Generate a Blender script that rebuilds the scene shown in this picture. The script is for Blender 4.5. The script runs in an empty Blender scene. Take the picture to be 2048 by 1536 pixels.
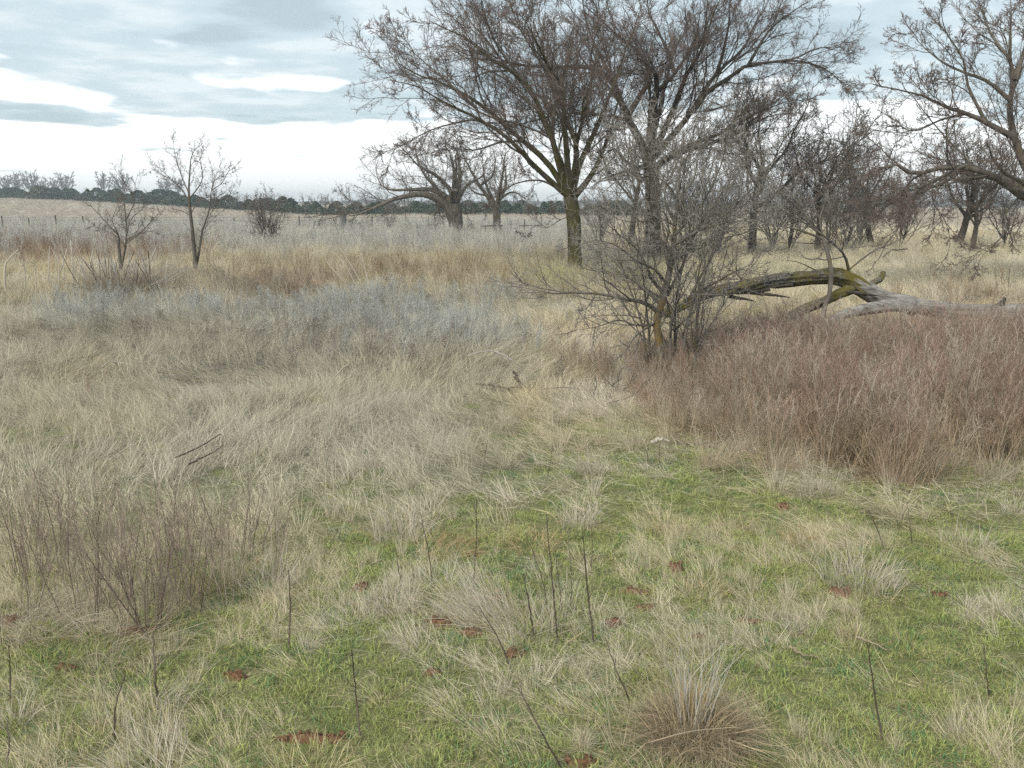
import bpy, math
import numpy as np
R = math.radians
sc = bpy.context.scene
col = sc.collection

# ------------------------------------------------------------------ camera, sky, sun, exposure
H, F, PITCH = 1.70, 1800.0, R(11.2)
cam_d = bpy.data.cameras.new('camera'); cam = bpy.data.objects.new('camera', cam_d); col.objects.link(cam)
cam_d.sensor_fit = 'HORIZONTAL'; cam_d.angle = 2 * math.atan(1024 / F)
cam_d.clip_start = 0.05; cam_d.clip_end = 6000
cam.location = (0, 0, H); cam.rotation_euler = (R(90) - PITCH, 0, 0)
sc.camera = cam

SUN_EL, SUN_AZ = R(42), R(215)          # behind the camera, to the left, behind cloud
w = bpy.data.worlds.new('World'); sc.world = w; w.use_nodes = True
nt = w.node_tree; N = nt.nodes; L = nt.links
bg = N['Background']; bg.inputs['Strength'].default_value = 0.1
sky = N.new('ShaderNodeTexSky'); sky.sky_type = 'NISHITA'; sky.sun_disc = False
sky.sun_elevation = SUN_EL; sky.sun_rotation = SUN_AZ; sky.altitude = 300
def wmath(op, a, b=None, clamp=False):
    n = N.new('ShaderNodeMath'); n.operation = op; n.use_clamp = clamp
    for k, v in enumerate((a, b)):
        if v is None: continue
        if isinstance(v, (int, float)): n.inputs[k].default_value = v
        else: L.new(v, n.inputs[k])
    return n.outputs[0]
def wramp(fac, stops, interp='EASE'):
    n = N.new('ShaderNodeValToRGB'); n.color_ramp.interpolation = interp
    e = n.color_ramp.elements
    while len(e) < len(stops): e.new(0.5)
    for k, (p, c) in enumerate(stops):
        e[k].position = p; e[k].color = (c, c, c, 1) if isinstance(c, (int, float)) else (*c, 1)
    L.new(fac, n.inputs[0]); return n.outputs[0]
def wmix(f, a, b):
    n = N.new('ShaderNodeMix'); n.data_type = 'RGBA'
    for k, v in ((0, f), (6, a), (7, b)):
        if isinstance(v, (int, float)): n.inputs[k].default_value = v
        elif isinstance(v, tuple): n.inputs[k].default_value = (*v, 1)
        else: L.new(v, n.inputs[k])
    return n.outputs[2]
tc = N.new('ShaderNodeTexCoord'); sp = N.new('ShaderNodeSeparateXYZ'); L.new(tc.outputs['Generated'], sp.inputs[0])
zz = wmath('MAXIMUM', sp.outputs[2], 0.0)
den = wmath('ADD', zz, 0.035)
cx = wmath('DIVIDE', sp.outputs[0], den); cy = wmath('DIVIDE', sp.outputs[1], den)
cb = N.new('ShaderNodeCombineXYZ'); L.new(cx, cb.inputs[0]); L.new(cy, cb.inputs[1])
def wnoise(scale, detail, rough, off, dist=0.0, ys=0.55):
    mp = N.new('ShaderNodeMapping'); mp.inputs['Location'].default_value = off; mp.inputs['Scale'].default_value = (0.85, ys, 1)
    L.new(cb.outputs[0], mp.inputs[0])
    n = N.new('ShaderNodeTexNoise'); n.inputs['Scale'].default_value = scale; n.inputs['Detail'].default_value = detail
    n.inputs['Roughness'].default_value = rough; n.inputs['Distortion'].default_value = dist
    L.new(mp.outputs[0], n.inputs[0]); return n.outputs['Fac']
SKY_OFF = (0.4, 5.5, 2)
n1 = wnoise(1.25, 5, 0.46, SKY_OFF, 0.0)
n2 = wnoise(0.9, 5, 0.55, (7.1, 4.4, 2.0), 0.0, 0.8)
n3 = wnoise(2.2, 4, 0.5, (1.1, 8.4, 5.0), 0.0, 0.8)
cover = wmath('SUBTRACT', wramp(zz, [(0.0, 0.0), (0.07, 0.05), (0.088, 0.19), (0.105, 0.27), (0.125, 0.30), (0.15, 0.40), (1.0, 0.42)], 'LINEAR'), 0.2)
mask = wramp(wmath('ADD', n1, cover), [(0.46, 0.0), (0.56, 1.0)])
tone = wramp(wmath('ADD', wmath('MULTIPLY', n2, 0.6), wmath('MULTIPLY', n3, 0.4)), [(0.40, (2.4, 2.92, 3.14)), (0.50, (3.0, 3.56, 3.78)), (0.60, (3.9, 4.3, 4.42))])
bright = wramp(zz, [(0.0, (5.6, 5.75, 5.75)), (0.10, (6.2, 6.3, 6.3)), (0.3, (6.0, 6.4, 6.6)), (1.0, (5.4, 6.1, 6.5))], 'LINEAR')
clr = wmix(mask, bright, tone)
fin = wmix(0.08, clr, sky.outputs[0])
L.new(fin, bg.inputs['Color'])

sun_d = bpy.data.lights.new('sun', 'SUN'); sun_d.energy = 1.5; sun_d.angle = R(18); sun_d.color = (1, 0.93, 0.83)
sun = bpy.data.objects.new('sun', sun_d); col.objects.link(sun)
sun.rotation_euler = (R(90) - SUN_EL, 0, R(180) - SUN_AZ)
vs = sc.view_settings; vs.view_transform = 'Standard'; vs.look = 'None'; vs.exposure = 1.15; vs.gamma = 1.0; vs.use_curve_mapping = False
sc.cycles.max_bounces = 4; sc.cycles.diffuse_bounces = 2; sc.cycles.transmission_bounces = 2; sc.cycles.glossy_bounces = 1; sc.cycles.volume_bounces = 0
sc.cycles.use_denoising = False

# ------------------------------------------------------------------ pixels of the photograph -> points of the place
cp, sp_ = math.cos(PITCH), math.sin(PITCH)
def ray(px, py):
    a = (px - 1024) / F; b = -(py - 768) / F
    return np.array([a, cp + b * sp_, -sp_ + b * cp])
def at(px, py, Y):
    r = ray(px, py); t = Y / r[1]
    return np.array([r[0] * t, Y, H + r[2] * t])
def dist_of(py):                        # forward distance of flat ground seen at row py
    r = ray(1024, py); return -H / r[2] * r[1]
def gpx(x, y):                          # where flat ground (x, y) would be seen; used to lay out the plant zones
    zc = np.maximum(y * cp + H * sp_, 0.3); yc = y * sp_ - H * cp
    return 1024 + F * x / zc, 768 - F * yc / zc

# ------------------------------------------------------------------ numpy noise
def _h(ix, iy, s):
    n = (ix.astype(np.int64) * 374761393 + iy.astype(np.int64) * 668265263 + s * 1442695041) & 0x7fffffff
    n = ((n ^ (n >> 13)) * 1274126177) & 0x7fffffff
    n = (n ^ (n >> 16)) & 0xffff
    return n / 65535.0
def vnoise(x, y, s=0):
    x = np.asarray(x, float); y = np.asarray(y, float)
    ix = np.floor(x); iy = np.floor(y); fx = x - ix; fy = y - iy
    fx = fx * fx * (3 - 2 * fx); fy = fy * fy * (3 - 2 * fy)
    a = _h(ix, iy, s); b = _h(ix + 1, iy, s); c = _h(ix, iy + 1, s); d = _h(ix + 1, iy + 1, s)
    return (a * (1 - fx) + b * fx) * (1 - fy) + (c * (1 - fx) + d * fx) * fy
def fbm(x, y, s=0, o=3):
    t = 0; a = 0.5; n = 0
    for k in range(o):
        t = t + a * vnoise(np.asarray(x) * 2 ** k, np.asarray(y) * 2 ** k, s + k * 17); n += a; a *= 0.5
    return t / n
def ss(a, b, x):
    t = np.clip((np.asarray(x, float) - a) / (b - a), 0, 1); return t * t * (3 - 2 * t)
def gz(x, y):
    x = np.asarray(x, float); y = np.asarray(y, float)
    near = 0.09 * (fbm(x * 0.45, y * 0.45, 5) - 0.5) + 0.03 * (fbm(x * 2.2, y * 2.2, 9) - 0.5)
    hill = 3.6 * ss(80, 250, y) * ss(30, 150, -x) + 0.9 * ss(120, 260, y) * ss(-120, -20, x)
    return near * ss(0.5, 2.0, np.abs(y)) + hill + 0.5 * (fbm(x * 0.03, y * 0.03, 3) - 0.5) * ss(40, 90, y)

# ------------------------------------------------------------------ mesh helpers
def nrm(v): return v / np.maximum(np.linalg.norm(v, axis=-1, keepdims=True), 1e-9)
def mesh_of(name, chunks, attrs=None, smooth=True):
    """chunks: list of (verts (n,3), faces (m,k)); attrs: {name: list of per-vertex arrays}"""
    vs_, off, sizes, idx = [], 0, [], []
    for v, fs in chunks:
        vs_.append(np.asarray(v, np.float32).reshape(-1, 3))
        for f in (fs if isinstance(fs, list) else [fs]):
            f = np.asarray(f); idx.append((f + off).ravel()); sizes.append(np.full(len(f), f.shape[1]))
        off += len(vs_[-1])
    V = np.concatenate(vs_); I = np.concatenate(idx).astype(np.int32); S = np.concatenate(sizes).astype(np.int32)
    me = bpy.data.meshes.new(name)
    me.vertices.add(len(V)); me.vertices.foreach_set('co', V.ravel())
    me.loops.add(len(I)); me.loops.foreach_set('vertex_index', I)
    me.polygons.add(len(S)); st = np.zeros(len(S), np.int32); st[1:] = np.cumsum(S)[:-1]
    me.polygons.foreach_set('loop_start', st); me.polygons.foreach_set('loop_total', S)
    if smooth: me.polygons.foreach_set('use_smooth', np.ones(len(S), bool))
    for k, arr in (attrs or {}).items():
        arr = np.concatenate([np.asarray(a, np.float32) for a in arr])
        if arr.ndim == 1:
            a = me.attributes.new(k, 'FLOAT', 'POINT'); a.data.foreach_set('value', arr)
        else:
            a = me.attributes.new(k, 'FLOAT_COLOR', 'POINT')
            a.data.foreach_set('color', np.concatenate([arr, np.ones((len(arr), 1), np.float32)], 1).ravel())
    me.update(calc_edges=True); return me
def link(name, me, mat, parent=None, loc=None):
    o = bpy.data.objects.new(name, me); col.objects.link(o)
    if mat is not None and me is not None and not me.materials: me.materials.append(mat)
    if parent is not None: o.parent = parent
    if loc is not None: o.location = loc
    return o
def tag(o, label=None, cat=None, group=None, kind=None):
    if label: o['label'] = label
    if cat: o['category'] = cat
    if group: o['group'] = group
    if kind: o['kind'] = kind
    return o
def thing(name, loc, label, cat, group=None):
    o = bpy.data.objects.new(name, None); col.objects.link(o); o.location = loc; o.empty_display_size = 0.2
    return tag(o, label, cat, group)
def copy_tree(o, loc=None, rz=None, s=None, parent=None, label=None):
    c = o.copy(); col.objects.link(c); c.parent = parent
    if loc is not None: c.location = loc
    if rz is not None: c.rotation_euler = (0, 0, rz)
    if s is not None: c.scale = s
    if label: c['label'] = label
    for ch in [x for x in bpy.data.objects if x.parent == o]: copy_tree(ch, parent=c)
    return c

def frames(P):
    T = np.empty_like(P); T[:, 1:-1] = P[:, 2:] - P[:, :-2]; T[:, 0] = P[:, 1] - P[:, 0]; T[:, -1] = P[:, -1] - P[:, -2]
    T = nrm(T); n = np.empty_like(P)
    ref = np.where(np.abs(T[:, 0, 2:3]) > 0.8, np.array([[1., 0, 0]]), np.array([[0, 0, 1.]]))
    c = nrm(np.cross(T[:, 0], ref)); n[:, 0] = c
    for k in range(1, P.shape[1]):
        c = nrm(c - (c * T[:, k]).sum(-1, keepdims=True) * T[:, k]); n[:, k] = c
    return T, n, np.cross(T, n)
def tubes(P, Rr, S, disp=None):
    """P (N,K,3), Rr (N,K) -> verts, quads"""
    Nn, K = P.shape[:2]; T, n, b = frames(P)
    a = np.arange(S) * 2 * np.pi / S; rr = Rr[:, :, None]
    if disp is not None: rr = rr * disp
    else: rr = np.repeat(rr, S, 2)
    V = P[:, :, None] + rr[..., None] * (np.cos(a)[None, None, :, None] * n[:, :, None] + np.sin(a)[None, None, :, None] * b[:, :, None])
    base = (np.arange(Nn) * K * S)[:, None, None]; k = np.arange(K - 1)[None, :, None] * S; s = np.arange(S)[None, None, :]; s2 = (s + 1) % S
    q = np.stack([base + k + s, base + k + s2, base + k + S + s2, base + k + S + s], -1).reshape(-1, 4)
    return V.reshape(-1, 3), q
def spline(pts, K):
    p = np.asarray(pts, float)
    if len(p) == 2: p = np.array([p[0], (p[0] + p[1]) / 2, p[1]])
    q = np.vstack([2 * p[0] - p[1], p, 2 * p[-1] - p[-2]]); out = []
    for i in range(len(p) - 1):
        t = np.linspace(0, 1, 16, endpoint=(i == len(p) - 2))[:, None]
        a, b, c, d = q[i], q[i + 1], q[i + 2], q[i + 3]
        out.append(0.5 * ((2 * b) + (-a + c) * t + (2 * a - 5 * b + 4 * c - d) * t ** 2 + (-a + 3 * b - 3 * c + d) * t ** 3))
    o = np.vstack(out); s = np.r_[0, np.cumsum(np.linalg.norm(np.diff(o, axis=0), axis=1))]
    t = np.linspace(0, s[-1], K)
    return np.stack([np.interp(t, s, o[:, j]) for j in range(3)], 1)
def grow(rng, P, Rr, n, t0=0.2, t1=1.0, ang=(35, 60), ratio=0.45, K=5, wob=0.18, up=0.06, rr=0.6, rmin=0.003, taper=0.6, droop=0.0, tipr=0.4, rl=0.012):
    """side branches of every polyline in P; one vectorised generation"""
    Nn, Kp = P.shape[:2]
    Lp = np.linalg.norm(np.diff(P, axis=1), axis=2).sum(1)
    cnt = np.maximum(1, np.round(n * rng.uniform(0.75, 1.25, Nn))).astype(int)
    idx = np.repeat(np.arange(Nn), cnt); M = len(idx)
    j = np.concatenate([np.arange(c) for c in cnt]); cc = cnt[idx]
    t = t0 + (t1 - t0) * (j + rng.uniform(0, 1, M)) / cc
    f = np.clip(t * (Kp - 1), 0, Kp - 1.001); k = f.astype(int); fr = (f - k)[:, None]
    pos = P[idx, k] * (1 - fr) + P[idx, k + 1] * fr
    rad = Rr[idx, k] * (1 - fr[:, 0]) + Rr[idx, k + 1] * fr[:, 0]
    T = nrm(P[idx, k + 1] - P[idx, k])
    ref = np.where(np.abs(T[:, 2:3]) > 0.85, np.array([[1., 0, 0]]), np.array([[0, 0, 1.]]))
    u = nrm(np.cross(T, ref)); v = np.cross(T, u)
    az = j * 2.4 + rng.uniform(0, 6.28, Nn)[idx] + rng.normal(0, 0.5, M)
    a = np.radians(rng.uniform(ang[0], ang[1], M))[:, None]
    d = np.cos(a) * T + np.sin(a) * (np.cos(az)[:, None] * u + np.sin(az)[:, None] * v)
    ln = Lp[idx] * ratio * (1.1 - taper * t) * rng.uniform(0.55, 1.25, M)
    C = np.empty((M, K, 3)); C[:, 0] = pos; st = (ln / (K - 1))[:, None]
    for q in range(1, K):
        d = d + rng.normal(0, wob, (M, 3)); d[:, 2] += up - droop * q / K; d = nrm(d)
        C[:, q] = C[:, q - 1] + d * st
    r0 = np.maximum(np.minimum(rad * rr, ln * rl), rmin)
    CR = r0[:, None] * np.linspace(1, tipr, K)[None]
    return C, np.maximum(CR, rmin * 0.6)
def buds(rng, P, per, size):
    """tiny tetrahedra on the outer part of each twig"""
    Nn, K = P.shape[:2]; idx = np.repeat(np.arange(Nn), per); M = len(idx)
    f = rng.uniform(0.4, 1, M) * (K - 1.001); k = f.astype(int); fr = (f - k)[:, None]
    p = P[idx, k] * (1 - fr) + P[idx, k + 1] * fr
    s = size * rng.uniform(0.6, 1.4, M)[:, None, None]
    tet = rng.normal(0, 0.75, (M, 4, 3)) * s
    V = (p[:, None] + tet).reshape(-1, 3); b = np.arange(M)[:, None] * 4
    Fq = np.concatenate([b + np.array([[0, 1, 2]]), b + np.array([[0, 3, 1]]), b + np.array([[1, 3, 2]])])
    return V, Fq

# ------------------------------------------------------------------ materials
class NT:
    def __init__(s, name):
        s.m = bpy.data.materials.new(name); s.m.use_nodes = True; s.t = s.m.node_tree; s.n = s.t.nodes; s.l = s.t.links
        s.n.clear(); s.out = s.n.new('ShaderNodeOutputMaterial')
    def add(s, typ, **kw):
        n = s.n.new(typ)
        for k, v in kw.items(): setattr(n, k, v)
        return n
    def setin(s, n, k, v):
        if hasattr(v, 'default_value') and not isinstance(v, (int, float)): s.l.new(v, n.inputs[k])
        elif isinstance(v, tuple) and len(v) == 3 and n.inputs[k].type == 'RGBA': n.inputs[k].default_value = (*v, 1)
        else: n.inputs[k].default_value = v
    def noise(s, scale, detail=3, rough=0.55, vec=None, dist=0.0):
        n = s.add('ShaderNodeTexNoise'); s.setin(n, 'Scale', scale); s.setin(n, 'Detail', detail); s.setin(n, 'Roughness', rough); s.setin(n, 'Distortion', dist)
        if vec is not None: s.l.new(vec, n.inputs[0])
        return n.outputs['Fac']
    def ramp(s, fac, stops, interp='LINEAR'):
        n = s.add('ShaderNodeValToRGB'); n.color_ramp.interpolation = interp; e = n.color_ramp.elements
        while len(e) < len(stops): e.new(0.5)
        for k, (p, c) in enumerate(stops):
            e[k].position = p; e[k].color = (c, c, c, 1) if isinstance(c, (int, float)) else (*c, 1)
        s.l.new(fac, n.inputs[0]); return n.outputs[0]
    def mix(s, f, a, b, blend='MIX'):
        n = s.add('ShaderNodeMix'); n.data_type = 'RGBA'; n.blend_type = blend
        s.setin(n, 0, f); s.setin(n, 6, a); s.setin(n, 7, b); return n.outputs[2]
    def math(s, op, a, b=0.0, clamp=False):
        n = s.add('ShaderNodeMath'); n.operation = op; n.use_clamp = clamp; s.setin(n, 0, a); s.setin(n, 1, b); return n.outputs[0]
    def coords(s, kind='Object', scale=(1, 1, 1)):
        t = s.add('ShaderNodeTexCoord'); m = s.add('ShaderNodeMapping'); m.inputs['Scale'].default_value = scale
        s.l.new(t.outputs[kind], m.inputs[0]); return m.outputs[0]
    def pos(s, scale=(1, 1, 1)):
        t = s.add('ShaderNodeNewGeometry'); m = s.add('ShaderNodeMapping'); m.inputs['Scale'].default_value = scale
        s.l.new(t.outputs['Position'], m.inputs[0]); return m.outputs[0]
    def principled(s, colr, rough=0.85, bump=None, bstr=0.4, bdist=0.02, spec=0.25):
        p = s.add('ShaderNodeBsdfPrincipled'); s.setin(p, 'Base Color', colr); s.setin(p, 'Roughness', rough); s.setin(p, 'Specular IOR Level', spec)
        if bump is not None:
            b = s.add('ShaderNodeBump'); b.inputs['Strength'].default_value = bstr; b.inputs['Distance'].default_value = bdist
            s.l.new(bump, b.inputs['Height']); s.l.new(b.outputs[0], p.inputs['Normal'])
        s.l.new(p.outputs[0], s.out.inputs[0]); return s.m
def bark_mat(name, base, dark, moss=None, moss_lo=0.45, moss_hi=0.6, lichen=None, vs=0.25, scale=9, xs=1.0):
    s = NT(name); v = s.pos((xs, 1, vs)); v1 = s.pos()
    n = s.noise(scale, 5, 0.65, v, 0.4); c = s.ramp(n, [(0.32, dark), (0.62, base)])
    if lichen is not None:
        c = s.mix(s.ramp(s.noise(scale * 1.7, 4, 0.6, v1), [(0.54, 0.0), (0.62, 0.8)]), c, lichen)
    if moss is not None:
        c = s.mix(s.ramp(s.noise(3.4, 6, 0.7, v1), [(moss_lo, 0.0), (moss_hi, 0.92)]), c, s.mix(s.noise(7, 3, 0.6, v1), moss, tuple(x * 0.5 for x in moss)))
    return s.principled(c, 0.92, n, 0.7, 0.03)
M = {}
M['bark_moss'] = bark_mat('mossy_bark', (0.12, 0.105, 0.08), (0.03, 0.026, 0.02), moss=(0.085, 0.078, 0.016), moss_lo=0.38, moss_hi=0.58)
M['bark'] = bark_mat('grey_brown_bark', (0.165, 0.145, 0.12), (0.06, 0.052, 0.045), moss=(0.12, 0.11, 0.04), moss_lo=0.52, moss_hi=0.7)
M['bark_dark'] = bark_mat('dark_bark', (0.085, 0.072, 0.058), (0.03, 0.026, 0.022), moss=(0.09, 0.085, 0.03), moss_lo=0.55, moss_hi=0.72)
M['bark_grey'] = bark_mat('pale_grey_bark', (0.25, 0.235, 0.21), (0.10, 0.09, 0.08))
M['twig'] = bark_mat('twig_bark', (0.17, 0.145, 0.125), (0.09, 0.075, 0.066), scale=3)
M['twig_red'] = bark_mat('reddish_twig_bark', (0.20, 0.15, 0.13), (0.11, 0.085, 0.076), scale=3)
M['twig_pale'] = bark_mat('pale_twig_bark', (0.33, 0.305, 0.275), (0.13, 0.12, 0.107), scale=3)
M['bud'] = bark_mat('bud', (0.19, 0.12, 0.10), (0.09, 0.065, 0.058), scale=1.5)
M['far_twig'] = bark_mat('far_twig', (0.19, 0.175, 0.16), (0.12, 0.11, 0.10), scale=1)
M['log_bark'] = bark_mat('lichen_log_bark', (0.14, 0.125, 0.10), (0.02, 0.017, 0.014), moss=(0.19, 0.155, 0.028), moss_lo=0.43, moss_hi=0.60, lichen=(0.30, 0.31, 0.29), vs=1, scale=26, xs=0.16)
M['log_bare'] = bark_mat('bare_weathered_wood', (0.33, 0.31, 0.28), (0.09, 0.082, 0.072), vs=1, scale=24, xs=0.14)
M['thorn'] = bark_mat('thorn_bark', (0.19, 0.17, 0.145), (0.07, 0.062, 0.052), moss=(0.20, 0.15, 0.03), moss_lo=0.56, moss_hi=0.7)
M['orange_lichen'] = bark_mat('lichen_bark', (0.19, 0.165, 0.13), (0.06, 0.052, 0.042), moss=(0.28, 0.18, 0.035), moss_lo=0.45, moss_hi=0.6)
M['post'] = bark_mat('fence_post', (0.10, 0.09, 0.08), (0.05, 0.045, 0.04))
M['rust'] = bark_mat('rusty_metal', (0.20, 0.10, 0.07), (0.10, 0.05, 0.035), scale=3)
M['concrete'] = bark_mat('weathered_stump', (0.22, 0.225, 0.22), (0.13, 0.13, 0.125), scale=2)

def veg_mat(name, instanced=True, transl=0.2):
    s = NT(name)
    def attr(nm, typ):
        a = s.add('ShaderNodeAttribute'); a.attribute_name = nm; a.attribute_type = typ; return a
    if instanced:
        c = s.mix(attr('tip', 'GEOMETRY').outputs['Fac'], attr('col', 'INSTANCER').outputs['Color'], attr('col2', 'INSTANCER').outputs['Color'])
        sh = attr('shade', 'GEOMETRY').outputs['Fac']
        k = s.math('ADD', s.math('MULTIPLY', sh, 1.0), 0.45)
        hs = s.add('ShaderNodeHueSaturation'); s.setin(hs, 'Color', c); s.setin(hs, 'Value', k); c = hs.outputs[0]
    else:
        c = attr('vcol', 'GEOMETRY').outputs['Color']
    d = s.add('ShaderNodeBsdfDiffuse'); s.setin(d, 'Color', c)
    t = s.add('ShaderNodeBsdfTranslucent'); s.setin(t, 'Color', c)
    m = s.add('ShaderNodeMixShader'); m.inputs[0].default_value = transl
    s.l.new(d.outputs[0], m.inputs[1]); s.l.new(t.outputs[0], m.inputs[2]); s.l.new(m.outputs[0], s.out.inputs[0])
    return s.m
M['veg'] = veg_mat('plant_blades'); M['stem'] = veg_mat('plant_stems', True, 0.0); M['veg_own'] = veg_mat('clump_blades', False, 0.25)

# bare soil patches of the turf: pixel, half width, half height, what it is, height of the heap
SOILS = ((625, 1474, 75, 13, 'largest reddish bare soil patch at the bottom left of centre', .02), (880, 1257, 26, 9, 'dark brown soil patch left of the central stalk cluster', .03), (945, 1276, 22, 8, 'reddish soil patch right of the dark brown one', .02),
            (1030, 1320, 24, 9, 'reddish soil patch below the central stalk cluster', .02), (1350, 1147, 16, 12, 'dark clod of soil right of the stalk cluster', .05), (1270, 1187, 34, 8, 'reddish soil patch below the dark clod', .02), (1288, 1216, 30, 8, 'lower reddish soil streak below the dark clod', .02),
            (1682, 1184, 24, 12, 'reddish soil patch at the foot of the large grey clump', .03), (1495, 1240, 30, 7, 'flat reddish soil streak above the big bunchgrass', .01), (1565, 1018, 14, 8, 'small dark soil clod above the straw tuft', .03), (720, 1180, 16, 10, 'small reddish soil patch left of the orange tan mat', .03),
            (470, 1352, 26, 9, 'brown soil patch right of the tall thin weed', .02), (135, 1342, 26, 6, 'reddish soil streak at the lower left', .015), (992, 1205, 12, 7, 'small orange soil patch left of the combed clump', .02), (1225, 1250, 16, 9, 'tan soil patch right of the tallest dark stalk', .03),
            (270, 1262, 40, 10, 'reddish soil under the reddish stem cluster', .02), (15, 1245, 30, 14, 'dark soil under the straw at the left edge', .02), (865, 1355, 20, 6, 'thin brown soil streak in the lower middle turf', .02), (1400, 1275, 16, 6, 'small reddish soil patch left of the bunchgrass tips', .02), (1170, 1528, 40, 8, 'reddish soil patch at the bottom left of the big bunchgrass', .02), (1880, 1190, 14, 6, 'small brown soil patch at right in the turf', .02))
def off_soil(x, y, f=1.0):
    px, py = gpx(x, y); m = np.ones(len(x), bool)
    for sx, sy, rx, ry, l, hh in SOILS: m &= ((px - sx) / (rx * 0.8 * f)) ** 2 + ((py - sy) / (ry * 0.75 * f)) ** 2 > 1
    return m
# ------------------------------------------------------------------ plant zones (albedo of what grows there)
STRAW = np.array([0.61, 0.51, 0.32]); PALE = np.array([0.65, 0.585, 0.47]); OLIVE = np.array([0.38, 0.35, 0.20]); GOLD = np.array([0.46, 0.39, 0.26])
GREEN = np.array([0.28, 0.33, 0.125]); RUSTC = np.array([0.28, 0.185, 0.12]); SAGE = np.array([0.50, 0.51, 0.47]); GREYF = np.array([0.51, 0.475, 0.41])
DARKS = np.array([0.24, 0.21, 0.16]); FIELD = np.array([0.52, 0.455, 0.375]); SOIL = np.array([0.17, 0.075, 0.035]); REDS = np.array([0.21, 0.115, 0.095])
def blob(px, py, cx, cy, rx, ry, soft=0.35):
    d = np.sqrt(((px - cx) / rx) ** 2 + ((py - cy) / ry) ** 2)
    return 1 - ss(1 - soft, 1 + soft, d)
def zones(x, y):
    px, py = gpx(x, y)
    j = (fbm(x * 0.5, y * 0.5, 21) - 0.5); jx = px + 300 * j; jy = py + 0.14 * (py - 400) * 2.2 * (fbm(x * 0.8 + 9, y * 0.5, 31) - 0.5)
    z = {}
    z['sage'] = np.maximum.reduce([0.85 * blob(jx, jy, 800, 648, 270, 46, 0.6), 0.8 * blob(jx, jy, 290, 618, 190, 26, 0.6), 0.55 * blob(jx, jy, 560, 645, 160, 34, 0.6)])
    z['farsage'] = ss(437, 455, jy) * (1 - ss(496, 520, jy)) * (1 - ss(1120, 1240, jx))
    z['dark'] = np.maximum.reduce([0.9 * blob(jx, jy, 620, 715, 290, 55, 0.6), 0.6 * blob(jx, jy, 330, 690, 220, 40, 0.6), 0.8 * blob(jx, jy, 470, 575, 170, 18)])
    z['rust'] = np.maximum.reduce([blob(jx, jy, 80, 505, 190, 26), 0.9 * blob(jx, jy, 310, 505, 110, 22), 0.8 * blob(jx, jy, 600, 572, 130, 20), 0.5 * blob(jx, jy, 850, 555, 260, 16), 0.55 * blob(jx, jy, 1920, 600, 220, 18)])
    z['gold'] = np.maximum.reduce([0.9 * blob(jx, jy, 900, 535, 230, 26), 0.8 * blob(jx, jy, 600, 530, 180, 18), 0.7 * blob(jx, jy, 240, 590, 260, 22), 0.6 * blob(jx, jy, 1100, 580, 200, 20), 0.6 * blob(jx, jy, 120, 800, 180, 120), 0.4 * blob(jx, jy, 850, 760, 150, 60)])
    z['ygreen'] = np.maximum.reduce([0.9 * blob(jx, jy, 1250, 560, 170, 30), 0.5 * blob(jx, jy, 1560, 545, 160, 22)])
    z['palr'] = blob(jx, jy, 1850, 550, 420, 42)
    z['thick'] = np.maximum.reduce([blob(px + 0.3 * (jx - px), jy, 1720, 790, 330, 142, 0.2), blob(px + 0.3 * (jx - px), jy, 2060, 815, 390, 125, 0.2), 0.45 * blob(jx, jy, 1230, 710, 160, 66, 0.4), 0.8 * blob(px + 0.3 * (jx - px), jy, 1440, 775, 170, 95, 0.25)])
    g = fbm(x * 1.1, y * 1.1, 41, 4)
    lo = ss(850, 1150, jy + 0.12 * (jx - 1000)) * 0.30
    z['green'] = 0.95 * ss(0.44, 0.64, 0.55 * g + 0.45 * fbm(x * 3.4, y * 3.4, 43, 3) + lo * 1.15 - 0.07 + 0.10 * blob(px, py, 1250, 890, 300, 70) - 0.2 * blob(px, py, 200, 1150, 420, 130)) * ss(720, 860, jy)
    z['lstem'] = np.maximum(blob(jx, jy, 190, 1130, 330, 95, 0.35), 0.5 * blob(jx, jy, 480, 1060, 130, 60, 0.4))
    z['far'] = ss(0, 1, (462 - py) / 18.0)
    return px, py, z
def grass_colour(x, y, rng, green_ok=True):
    px, py, z = zones(x, y); n = len(x)
    a = fbm(x * 0.9, y * 0.9, 51)[:, None]; b = fbm(x * 0.35, y * 0.35, 61)[:, None]
    r = rng.uniform(0, 1, (n, 1))
    c = STRAW * (1 - ss(0.35, 0.7, a)) + PALE * ss(0.35, 0.7, a)
    c = np.where(r < 0.18, OLIVE, c)
    def mixin(c, k, colr, s=1.0):
        m = np.clip(z[k] * s, 0, 1)[:, None] * (rng.uniform(0, 1, (n, 1)) < 0.85)
        return c * (1 - m) + colr * m
    mid = (ss(560, 660, py) * (1 - ss(950, 1150, py)) * (1 - ss(900, 1150, px)))[:, None] * 0.78
    c = c * (1 - mid) + (OLIVE * 0.3 + GREYF * 0.7) * mid
    c = mixin(c, 'far', FIELD, 0.8); c = mixin(c, 'farsage', SAGE * 0.6 + GREYF * 0.4, 0.8); c = mixin(c, 'palr', PALE * np.array([1, 1.02, 0.95]), 0.75)
    c = mixin(c, 'sage', SAGE, 0.8); c = mixin(c, 'dark', DARKS * 1.5, 0.6); c = mixin(c, 'gold', GOLD, 0.7); c = mixin(c, 'rust', RUSTC * 1.1, 0.85)
    c = mixin(c, 'ygreen', np.array([0.30, 0.31, 0.12]), 0.7); c = mixin(c, 'thick', np.array([0.48, 0.37, 0.25]), 0.7)
    return c * rng.uniform(0.85, 1.15, (n, 1))

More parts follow.
